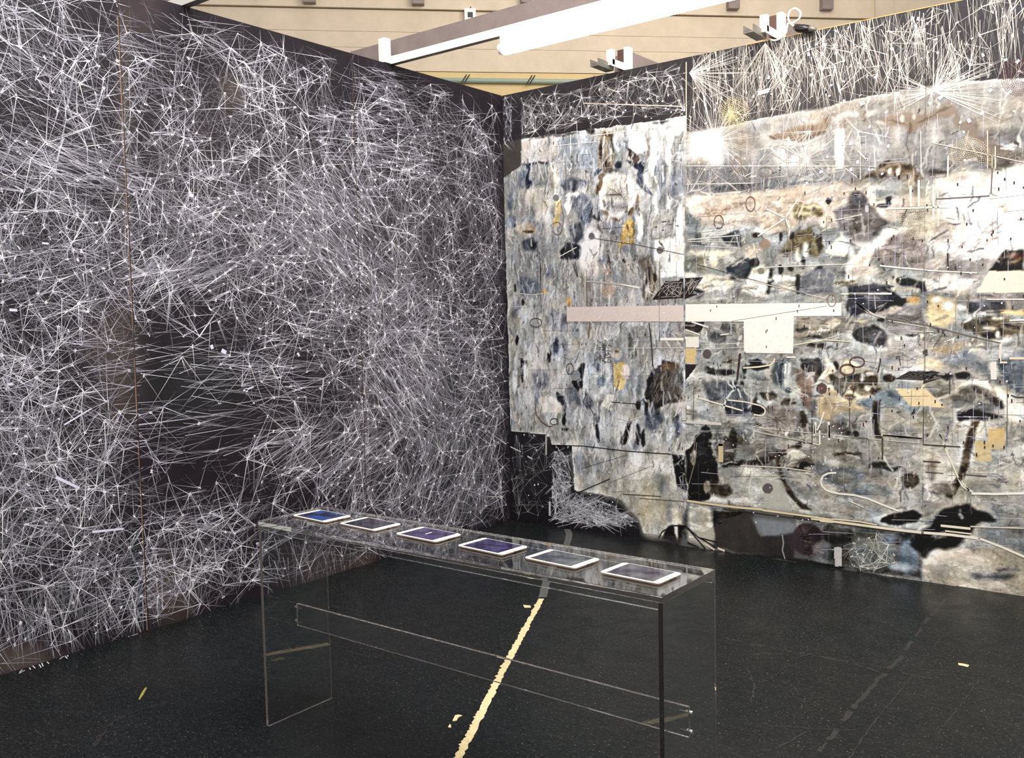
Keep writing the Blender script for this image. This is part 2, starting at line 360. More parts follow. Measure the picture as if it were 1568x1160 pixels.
for s_, z0, z1, w_, c_ in [(3.022, .0, 3.19, .006, (138, 112, 94)), (3.008, 1.6, 3.1, .003, (92, 76, 66)), (1.494, .2, 3.1, .003, (96, 80, 72))]:
    zz = np.linspace(z0, z1, 24)
    for a, b in zip(zz[:-1], zz[1:]):
        if rng.random() < .9: mkL.seg((s_+rng.normal(0, .0006), a), (s_+rng.normal(0, .0006), b), w_*rng.uniform(.5, 1), w_*rng.uniform(.5, 1), c_, c_, .0004)
ml = empty('mural', (0, -2.22, 0)); tag(ml, 'black mural covered with a web of fine white star bursts, on the left wall', 'mural')
for k in range(3):
    s0, s1 = SEAML[k]+.0008, SEAML[k+1]-.0008
    if k == 0: s0 = .001
    step = .02; ns = int((s1-s0)/step)+1; nz = int(WH/step)+1
    S, Z = np.meshgrid(np.linspace(s0, s1, ns), np.linspace(0, WH, nz)); nsz = S.size
    px = proj(np.stack([np.zeros(nsz), -S.ravel(), Z.ravel()], 1))
    col = np.tile(np.array([29., 23., 29.]), (nsz, 1))
    def blob(cx, cy, rx, ry, c_, a_=1):
        wgt = np.exp(-(((px[:, 0]-cx)/rx)**2+((px[:, 1]-cy)/ry)**2)**1.5)*a_; col[:] = col*(1-wgt[:, None])+np.array(c_)*wgt[:, None]
    for bl in [(185,560,35,110,(72,60,54),.9),(192,200,14,240,(72,60,52),.8),(150,530,30,50,(78,64,58),.6),(262,900,45,60,(78,66,58),.8),(300,240,90,120,(50,38,42),.7),(420,430,100,120,(42,36,40),.5),
               (300,590,90,80,(33,32,34),1),(20,1010,80,30,(88,76,70),.8),(500,870,60,40,(66,58,52),.7),(560,860,20,20,(74,62,54),.7),(360,140,28,30,(84,74,66),.7),(560,640,26,140,(58,46,44),.6),
               (640,350,130,110,(48,40,42),.6),(210,880,16,70,(22,30,32),.9),(220,15,30,50,(70,56,58),.6),(470,290,60,60,(54,42,44),.5),(700,640,60,200,(32,34,40),.6),(430,680,60,50,(62,52,48),.4)]: blob(*bl)
    P = np.stack([np.zeros(nsz), -S.ravel(), Z.ravel()], 1)
    ii = np.arange(nsz).reshape(nz, ns); Fq = np.stack([ii[:-1, :-1], ii[1:, :-1], ii[1:, 1:], ii[:-1, 1:]], -1).reshape(-1, 4)
    # the board behind the painted face: real 18 mm thickness
    bV, bF = box(-.018, -.0002, -s1, -s0, 0, WH)
    V = np.concatenate([P, np.array(bV)]); F = np.concatenate([Fq, np.array(bF)+nsz]); cc = np.concatenate([col, np.tile([92., 72., 54.], (8, 1))])
    pn = mesh_obj('panel', V, F, M_black, ml, cols=cc)
    mkL.build('star_web', pn, s0, s1, 'L')

# ------------------------------------------------------------------ right mural: painted in a colour field, then laid on the panels
STEP = .005; NS = int(4.44/STEP)+1; NZ = int(WH/STEP)+1
ZX = dict(A=(760, 160, 4.143), B=(760, 400, 4.143), C=(760, 640, 4.48), D=(1040, 200, 4.64), E=(1300, 200, 4.64), F=(1040, 430, 4.64), G=(1300, 430, 4.64), H=(1040, 650, 2.97), P=(0, 0, 1), K=(1168, 0, 3.8675))
def noise2(shape, cell, seed, sx=1, sy=1):
    r = np.random.default_rng(seed); h, w = shape; gh, gw = int(h/(cell*sy))+3, int(w/(cell*sx))+3; g = r.standard_normal((gh, gw))
    y = np.arange(h)/(cell*sy); x = np.arange(w)/(cell*sx); yi = y.astype(int); xi = x.astype(int)
    fy = (y-yi); fx = (x-xi); fy = (fy*fy*(3-2*fy))[:, None]; fx = (fx*fx*(3-2*fx))[None]
    return g[yi][:, xi]*(1-fy)*(1-fx)+g[yi][:, xi+1]*(1-fy)*fx+g[yi+1][:, xi]*fy*(1-fx)+g[yi+1][:, xi+1]*fy*fx
SH = (NZ, NS)
wx = noise2(SH, 22, 1)*.5+noise2(SH, 9, 2)*.35+noise2(SH, 4, 3)*.2; wy = noise2(SH, 22, 4)*.5+noise2(SH, 9, 5)*.35+noise2(SH, 4, 6)*.2
SS, ZZ = np.meshgrid(np.arange(NS)*STEP, np.arange(NZ)*STEP)
IMG = np.zeros(SH+(3,)); IMG[:] = (40, 36, 40)
def conv(z, pts):
    ox, oy, k = ZX[z]; a = np.array(pts, float); return hitR(ox+a[:, 0]/k, oy+a[:, 1]/k)
def inpoly(X, Y, P):
    r = np.zeros(X.shape, bool); n = len(P)
    for i in range(n):
        x0, y0 = P[i]; x1, y1 = P[(i+1) % n]
        if y0 == y1: continue
        r ^= ((Y > y0) != (Y > y1)) & (X < (x1-x0)*(Y-y0)/(y1-y0)+x0)
    return r
def boxblur(m, k):
    if k < 1: return m
    c_ = np.cumsum(np.pad(m, ((k+1, k), (0, 0)), mode='edge'), 0); m = (c_[2*k+1:]-c_[:-2*k-1])/(2*k+1)
    c_ = np.cumsum(np.pad(m, ((0, 0), (k+1, k)), mode='edge'), 1); return (c_[:, 2*k+1:]-c_[:, :-2*k-1])/(2*k+1)
MASK = {}
def fill(P, col, alpha=1., warp=.02, soft=1, ell=None, mask=None):
    P = np.asarray(P); m_ = warp*2.5+soft*STEP+.02
    i0 = max(0, int((P[:, 0].min()-m_)/STEP)); i1 = min(NS, int((P[:, 0].max()+m_)/STEP)+2); j0 = max(0, int((P[:, 1].min()-m_)/STEP)); j1 = min(NZ, int((P[:, 1].max()+m_)/STEP)+2)
    if i1 <= i0 or j1 <= j0: return
    sl = (slice(j0, j1), slice(i0, i1)); X = SS[sl]+wx[sl]*warp; Y = ZZ[sl]+wy[sl]*warp
    a = inpoly(X, Y, P).astype(float); a = boxblur(a, soft)*alpha
    if mask is not None: a = a*mask[sl]
    IMG[sl] = IMG[sl]*(1-a[..., None])+np.array(col)*a[..., None]
def ellpts(cx, cy, rx, ry, ang=0, n=20):
    t = np.linspace(0, 2*math.pi, n, endpoint=False); c_, s_ = math.cos(ang), math.sin(ang)
    return [(cx+rx*math.cos(a)*c_-ry*math.sin(a)*s_, cy+rx*math.cos(a)*s_+ry*math.sin(a)*c_) for a in t]
def paint(txt):
    """lines: zoom colour alpha warp_mm soft shape ; shape = e cx,cy,rx,ry[,deg] or p x,y x,y ..."""
    for ln in txt.strip().split('\n'):
        ln = ln.strip()
        if not ln: continue
        t = ln.split(); z, col, al, wp, sf, kind = t[:6]
        if kind == 'e':
            for e in t[6:]:
                v = [float(q) for q in e.split(',')]; fill(conv(z, ellpts(*v[:4], math.radians(v[4]) if len(v) > 4 else 0)), hx(col), float(al), float(wp)/1000, int(sf))
        else:
            fill(conv(z, [tuple(map(float, q.split(','))) for q in t[6:]]), hx(col), float(al), float(wp)/1000, int(sf))
def strokes(n, region, ang, ln, wd, jit, alpha=(.15, .55), pal=None, seed=0, guide=None, pw=.3):
    """short brush strokes; colour picked up from the field below and pushed lighter or darker"""
    r = np.random.default_rng(seed); lo, hi = np.min(region, 0), np.max(region, 0)
    for _ in range(n):
        c_ = r.uniform(lo, hi); i, j = int(c_[0]/STEP), int(c_[1]/STEP)
        if not (0 <= i < NS and 0 <= j < NZ) or not PALE[j, i]: continue
        src = (guide if guide is not None else IMG)[j, i]
        L = r.uniform(*ln)*.5; W_ = r.uniform(*wd)*.5; a = math.radians(ang(c_) if callable(ang) else ang)+r.normal(0, .3)
        if pal is not None and r.random() < pw:
            k_ = .6 if pw < .5 else .8; col = np.array(pal[r.integers(len(pal))], float)*k_+src*(1-k_)
        else:
            col = np.clip(src+r.normal(0, jit)+r.normal(0, 3, 3), 14, 255)
        R_ = L+W_+.02; i0 = max(0, int((c_[0]-R_)/STEP)); i1 = min(NS, int((c_[0]+R_)/STEP)+2); j0 = max(0, int((c_[1]-R_)/STEP)); j1 = min(NZ, int((c_[1]+R_)/STEP)+2)
        sl = (slice(j0, j1), slice(i0, i1)); k = .014
        X = SS[sl]-c_[0]+wx[sl]*k; Y = ZZ[sl]-c_[1]+wy[sl]*k; ca, sa = math.cos(a), math.sin(a)
        U = np.abs(X*ca+Y*sa)/L; Vv = np.abs(-X*sa+Y*ca)/W_
        m_ = np.clip((1-(U**4+Vv**4))*2.5, 0, 1)*r.uniform(*alpha)*PALE[sl]
        IMG[sl] = IMG[sl]*(1-m_[..., None])+col*m_[..., None]

# big shapes: which part of the wall carries the pale painting
PALEP = [[(797,213),(1051,178),(1051,697),(1160,702),(1170,770),(1051,825),(1030,820),(985,815),(975,795),(950,770),(938,760),(880,751),(876,690),(846,685),(842,668),(782,660),(778,500),(771,272),(797,253)],
        [(1051,207),(1160,183),(1262,167),(1262,163),(1384,138),(1384,148),(1480,126),(1640,112),(2000,60),(2000,1100),(1568,912),(1410,891),(1290,872),(1235,860),(1200,740),(1051,700)]]
def palemask():
    m_ = np.zeros(SH, bool)
    for Lp in PALEP: m_ |= inpoly(SS+wx*.006, ZZ+wy*.006, conv('P', Lp))
    return m_
PALE = palemask().astype(float)
PALE[:, int(3.6/STEP):][ZZ[:, int(3.6/STEP):] < 2.75] = 1
IMG = IMG*(1-PALE[..., None])+np.array([166., 166., 164.])*PALE[..., None]
paint('''
P a3a39d 1 6 1 p 1051,205 1700,100 2000,60 2000,1100 1568,912 1290,872 1051,825
P 948f89 1 4 1 p 1051,205 1160,183 1262,163 1384,138 1480,126 1640,112 2100,40 2100,215 1568,256 1420,272 1330,284 1160,293 1051,303
P cfc2b4 1 20 6 p 1051,303 1160,293 1330,284 1420,300 1420,330 1300,345 1120,345 1051,335
P efe7da 1 30 10 p 1425,280 1568,260 1700,250 1700,380 1568,385 1520,395 1425,385
P 7f7f7b 1 40 12 p 1051,640 1250,650 1420,700 1420,760 1240,760 1100,720
P a8a39a 1 20 8 p 1410,560 1700,560 1700,800 1410,780
P 5d5c5b 1 14 4 p 1051,765 1180,780 1400,812 1410,885 1290,872 1170,856 1060,838
P 45403d 1 8 2 p 771,216 797,212 797,253 771,272
''')
PALEP0 = PALE.copy()
paint('''
A c9c2bc 1 8 2 p 160,215 400,205 390,290 330,380 160,380
A 9aa0a6 1 15 4 p 390,215 640,190 640,400 400,430
A 5d6068 .8 20 2 e 490,495,80,25 460,520,60,20
A b9b8b7 1 10 3 p 600,195 850,150 1200,85 1200,190 900,215 600,230
A 4a4545 .8 8 1 e 380,195,170,8,-7 600,165,30,20 1040,110,60,6,-8
A 938878 1 12 2 p 680,160 750,180 745,380 700,470 640,400 650,230
A 5f5244 .85 10 1 e 660,290,10,60 735,240,9,70 690,400,12,50 700,190,30,12
A fbf9f6 1 12 2 e 850,150,25,30 895,235,55,70 860,300,25,50
A 6b6058 1 8 1 p 820,265 860,280 900,340 895,390 850,350
A 4b505c 1 10 1 p 820,350 900,375 935,360 935,470 992,580 955,560 890,500 900,420
A 4b505c .9 10 1 e 770,380,25,22 640,430,28,14,-30 720,430,12,30
A e8e4df 1 15 2 e 990,330,28,120 1100,300,22,150 1140,150,30,60
A 8c8f95 1 15 3 e 1045,420,22,150 1120,470,18,120
A a9abae .8 15 3 e 1165,400,25,200
A f5f3ee 1 12 2 e 1160,790,28,160 1010,640,16,90 1090,620,12,60
A ded8cf 1 12 2 e 770,570,115,140
A a9a6a3 .9 12 3 e 760,655,65,40
A 7d6c58 .95 14 1 e 652,525,16,60,15 690,690,26,18,40 755,728,50,12 860,680,18,30,30 892,620,12,50 662,465,22,18 725,415,60,8,-6
A d6d2c9 1 18 3 e 290,600,100,80 370,480,20,120 290,710,60,45
A 7d838e 1 14 2 e 170,480,28,60 100,740,35,45 90,620,16,60
A 5a5f6d 1 10 1 p 190,390 215,400 210,480 240,510 200,550 185,520
A 5a5f6d 1 10 1 p 160,380 330,370 330,385 190,395
A 7d8087 1 1 0 e 378,592,20,22
A d6bd84 .95 14 3 e 385,660,30,60 375,735,22,30
A 70747c 1 18 3 e 530,615,55,60 570,690,55,80 640,690,40,50
A f0eee8 1 10 1 e 480,570,50,14,-12 455,640,18,60
A 3e4149 .9 12 1 e 640,720,40,14,30 600,700,16,50
A c9b7a0 1 10 2 e 195,790,70,40
A 6e5a48 1 8 1 e 200,808,36,9
A 5b5f68 1 16 2 e 210,890,50,38 505,800,45,60
A 454952 1 10 1 p 400,930 440,880 510,870 560,900 520,980 400,970
A e2dcdb 1 14 3 p 560,800 650,770 660,960 640,1100 560,1100 520,1000
A 6f6a6a 1 1 0 e 605,835,20,23
A d0b678 1 12 2 p 850,710 885,760 880,880 770,900 800,800
A f0eee8 1 12 2 e 910,780,18,90
A ece9e2 1 4 1 p 1000,960 1190,950 1190,1090 1010,1100
A f2f0ea 1 10 2 p 990,860 1190,840 1190,990 1000,1000
A 6d6a68 1 1 0 e 1037,925,21,23 812,990,14,14
A 7c7a74 1 1 0 e 863,932,19,24
A 878b93 1 16 3 e 740,780,60,45 680,1000,30,60
A 857f76 1 20 3 p 900,960 990,960 1020,1160 930,1160
A 6e665c 1 14 1 e 710,1000,12,90 960,1080,20,70
A 5b5147 .8 6 0 e 1060,745,18,4 1100,762,20,4 1010,775,14,4 1150,768,14,4 1060,800,14,4 1020,850,20,4
B 7e838d 1 20 4 e 200,160,80,60 330,60,30,50
B c8a870 1 5 1 e 310,200,17,21 455,250,20,21
B c2b2a4 .9 18 3 e 710,180,50,60 690,60,30,50
B 8a8278 1 16 2 p 900,0 1000,0 1020,130 960,250 920,230 980,130
B 5f564b .8 12 1 e 960,100,14,60 930,190,12,40 1000,120,10,50
B 80848d 1 14 4 e 390,370,70,60 120,300,30,60
B 26262a 1 6 1 e 130,500,8,28 165,260,7,22 115,170,6,28
B 5c5f68 1 10 2 e 380,530,24,60
B 5a4f4c 1 6 1 e 337,600,14,40
B 7c7c7c .9 16 2 e 700,560,20,60 850,500,18,70
B 3c3f48 1 12 1 e 165,690,12,90 190,650,16,30
B d2d4d6 1 10 1 e 185,700,14,60 120,720,14,130
B 6b6f79 1 16 3 e 280,740,50,60
B b9b6b4 1 12 2 p 350,600 400,590 430,700 400,790 340,700
B 1f2025 1 8 1 p 480,760 540,640 562,640 545,760 520,830 490,790
B bcc0c2 1 10 2 p 600,640 560,700 540,850 600,870 680,870 730,800 720,650 690,640
B 8d9195 1 1 0 e 500,722,31,34
B 7b8896 1 14 2 e 660,760,30,30 640,680,20,30
B c9c4b8 1 6 1 e 770,592,31,36
B 9b8a74 1 6 1 e 765,575,12,12
B d4bd83 1 10 1 p 745,650 820,640 825,780 770,830 740,780
B a2a4a4 1 6 1 p 830,680 960,680 930,870 870,900 750,880 740,840 820,800
B dccfc4 1 8 1 e 825,700,24,50
B dcdad2 1 4 1 p 690,840 750,845 730,950 665,910
B 4c4a49 1 10 1 p 960,760 1050,630 1120,640 1190,680 1190,900 1080,900 940,980 930,870
B 77695a 1 12 2 e 1110,670,70,32
B 2e2b2d 1 10 1 p 950,760 1010,670 1000,720 955,770
B 2e2827 1 10 1 e 965,900,24,60 900,910,14,30
B 3e434f 1 10 1 p 380,820 430,860 450,920 430,960 390,890
B 7c828d 1 16 2 e 470,840,48,50 250,840,30,60
B 2c2f38 1 10 1 e 430,1000,14,45 440,1062,28,10 540,760,12,50
B cfc9c3 1 8 2 p 270,880 330,840 430,910 410,960 300,970
B 9fa2a5 1 10 2 p 270,960 410,960 400,1030 330,1050
B 6b6c72 1 20 2 e 560,890,60,45 640,960,24,70
B b5b6b4 1 16 3 e 520,1030,36,80 720,1050,60,80
B a6a49f 1 8 1 p 760,960 820,920 920,960 900,1010 800,1010
B 26201e 1 8 1 p 830,1020 860,1020 830,1160 780,1160
B 33353d 1 10 1 e 905,1090,12,70 930,1120,10,60 640,1090,12,60
B 6d727c 1 20 3 e 1000,1000,60,70 1150,1060,24,90
B c2c5c6 1 16 2 e 1090,1060,30,90 1180,1000,20,60
C 1c1a1d 1 1 0 p 96,88 345,112 355,180 520,190 520,560 540,800 100,720
C 1c1a1d 1 3 1 p 345,560 600,500 880,560 970,660 1020,830 345,740
C b3b0a6 1 22 5 p 510,200 900,225 1195,250 1215,400 1290,560 1300,830 1130,820 1010,800 970,700 870,620 800,540 540,500 530,380
C 83868a .85 24 8 e 640,330,120,90 560,250,60,50
C 9a9a97 .7 20 6 e 700,470,120,40,-10
C eae7df .9 30 8 e 1110,335,90,45,20 950,290,60,30
C cfc7b2 .9 30 8 e 1060,600,100,150
C 868a8d .7 20 3 e 1185,640,18,100 1150,480,14,60
C e0d9c8 .8 20 4 e 1240,700,26,90
C 1f1b1b 1 6 1 p 1200,255 1290,255 1300,500 1240,460 1222,360
C 1c191a 1 6 1 e 535,540,14,45
C 2a2625 1 10 1 p 1130,820 1175,745 1215,730 1250,860
C 201c1c 1 6 1 p 1250,740 1310,740 1330,880 1250,870
''')
paint('''
D 77777a 1 14 5 p 50,260 530,230 530,428 50,470
D 8b8c8c 1 10 4 p 545,120 1346,60 1346,330 1180,362 545,425
D d9d5d1 1 30 8 e 200,120,140,110 760,200,120,60
D ffffff .75 34 9 e 190,110,85,80 255,225,36,60
D b1aeaa 1 20 4 e 900,90,160,50 640,60,80,60
D 8a7868 .9 16 1 p 640,0 1060,-40 1040,10 900,60 780,75
D 5c4c3e .8 10 1 e 670,40,40,10,15 900,62,60,9,-14 1000,20,50,8,-20 790,30,10,24 860,10,8,28
D d8cabb 1 12 3 p 50,478 550,432 1180,368 1100,450 900,520 600,560 160,640 50,540
D a59183 .7 8 1 e 300,560,120,5,-6 430,520,90,4,-6 700,470,90,4,-4 220,590,90,4,-8
D 83888a 1 10 2 p 50,540 160,690 150,790 60,740
D a3a9a6 1 10 2 e 190,740,36,70
D e6dcd0 1 14 2 e 420,600,120,34,-8 560,560,28,70 620,700,100,40,-15
D 50565a 1 8 1 p 290,745 430,700 440,830 330,800
D 6e7372 1 14 2 e 150,800,70,16 130,740,30,30
D cdbda9 .9 20 4 e 700,640,150,80 530,860,70,30
D 9b8674 1 3 1 e 610,805,36,38
D 5c463c 1 6 1 e 545,745,30,20
D 8f8668 .95 18 2 e 900,570,120,45 860,620,50,30
D c5bda0 .9 12 1 e 930,545,90,14 880,590,60,12
D 6b6a66 1 1 0 e 1060,500,20,23
D 8a8280 1 12 2 p 1100,560 1346,470 1346,760 1200,770 1130,700
D 6f6764 1 8 2 p 1225,520 1270,430 1320,450 1350,540 1346,600 1230,560
D 8f8468 1 16 2 p 700,920 830,720 930,690 1030,850 980,900 850,850
D 5d5340 .85 12 1 e 990,800,16,70,-15 760,880,14,50,40 860,740,40,10,-30 930,820,12,50
D ddd3bd 1 12 1 p 1040,860 1140,730 1190,800 1180,900
D e9e0cf 1 14 2 e 900,840,20,60 850,880,16,60 1020,640,30,40
D f8f3ea 1 16 2 p 1230,900 1270,850 1346,790 1346,1010 1220,1070 1170,1120
D 8b8a7c 1 14 2 p 40,900 130,860 200,920 180,1000 40,1010
D e0d6bd 1 14 2 e 220,868,150,20 60,1030,40,18 250,930,30,40
D 565c61 1 12 1 p 330,980 430,900 550,910 560,950 490,1050 340,1010
D 2d2b2b 1 8 1 e 530,940,34,28
D 33292a 1 6 1 e 727,755,10,34 806,750,17,32
D e0dccf 1 10 2 p 520,970 600,960 650,1010 620,1160 430,1160
D 8b8577 1 1 0 e 580,997,24,24
D 57554d 1 4 1 p 640,980 665,980 640,1160 605,1160
D 3d3a3b 1 8 1 e 715,985,18,30 785,980,20,15 885,930,12,45 995,1000,30,36
D 3f4040 1 4 1 p 820,1020 855,1020 862,1160 835,1160
D 85868a 1 16 2 p 860,1020 1000,980 1100,1000 1100,1160 870,1160
D ece7df 1 8 2 p 660,1025 820,1025 815,1060 670,1070
D c9c3b9 1 14 2 e 740,1110,60,50
D d5cfbd 1 16 2 e 250,1080,140,50 160,1130,80,20
D a8a28f .9 12 1 e 300,1060,80,10 200,1110,60,8
D 4b4c4e 1 12 2 e 110,1160,60,30 400,1050,50,16
D b9b0a0 1 14 2 e 1200,1080,90,30
D 5a5446 .8 8 1 e 1160,1080,60,6 1200,1100,40,5 1240,1065,30,5
E 8f8c8a .8 10 4 p 0,0 1244,0 1244,262 540,308 0,330
E b5b0ab .9 18 5 e 600,120,50,160 330,60,40,80 1000,110,40,70
E 6d655f .9 14 4 p 880,0 1244,0 1244,110 1000,60
E 77706a .8 20 5 e 1050,185,200,50
E 857868 1 16 1 p 80,375 250,210 440,240 530,340 490,375 420,300 330,330 150,350
E 55483c .85 12 1 e 250,240,60,12,-30 240,330,50,9,-35 380,250,50,8,10 150,330,50,7,-30 480,330,9,40
E e9e2d8 .9 10 1 e 340,290,14,30 290,300,10,26 120,400,40,8,-30
E 55524f 1 12 2 e 640,290,90,14
E 736c68 1 12 2 p 0,430 70,430 130,520 290,640 160,780 0,800
E 5a524e .8 14 2 e 60,560,50,40 40,700,40,50
E ece2d4 1 14 2 p 40,960 250,720 300,680 420,690 380,740 130,960
E a0958f 1 14 3 p 170,880 340,730 450,700 550,800 540,1000 160,920
E 8d8480 .9 14 3 e 330,830,60,80 480,950,60,30
E 9fa09c 1 16 3 e 270,450,90,50 120,420,30,20
E 46474a 1 10 1 e 290,500,22,30 240,530,40,14
E b3aca0 .9 20 5 e 490,630,110,110
E f8f3ea 1 20 6 p 620,340 1244,285 1244,830 1080,850 1000,900 700,860 640,500
E ffffff .9 24 6 e 850,500,160,60 950,650,220,60 1100,400,100,80 830,760,150,40
E c6bbac .9 24 5 e 640,560,60,150 760,330,100,30 650,680,70,60
E a69d96 .9 24 4 e 650,770,80,30 820,640,120,14,-4 780,880,50,8
E c2b0a0 .7 14 1 e 960,720,120,8,-40 1050,690,100,7,-38 900,800,120,7,-42 780,830,60,7,-50 1000,790,90,8,-30
E b9b0a8 1 14 4 p 700,880 1040,910 990,1000 900,1150 560,1150 560,900
E 9a928c .9 18 3 e 760,960,90,50,-30 830,1050,70,30
E 4c443e 1 6 1 p 1000,990 1110,840 1244,835 1244,990
E 7a6a58 .9 8 1 e 1150,880,70,10,-20 1180,920,70,9,-20
E e7e0d6 1 16 3 p 560,1050 700,1020 900,1060 820,1150 560,1150
E 4b4848 1 7 1 p 300,1030 420,1055 530,1085 555,1145 430,1120 340,1080
E f3eee4 1 14 2 p 0,830 60,900 40,1040 0,1050
E dcd3c7 1 16 3 e 120,1000,110,50
E 50575a 1 14 2 p 0,1095 280,1100 300,1180 0,1180
E b8ae9e 1 12 2 e 400,1130,120,16
E 8f4f3a .35 10 2 e 1200,880,60,20
''')  # the white ellipses high beside the seam put lamp glare into the colour
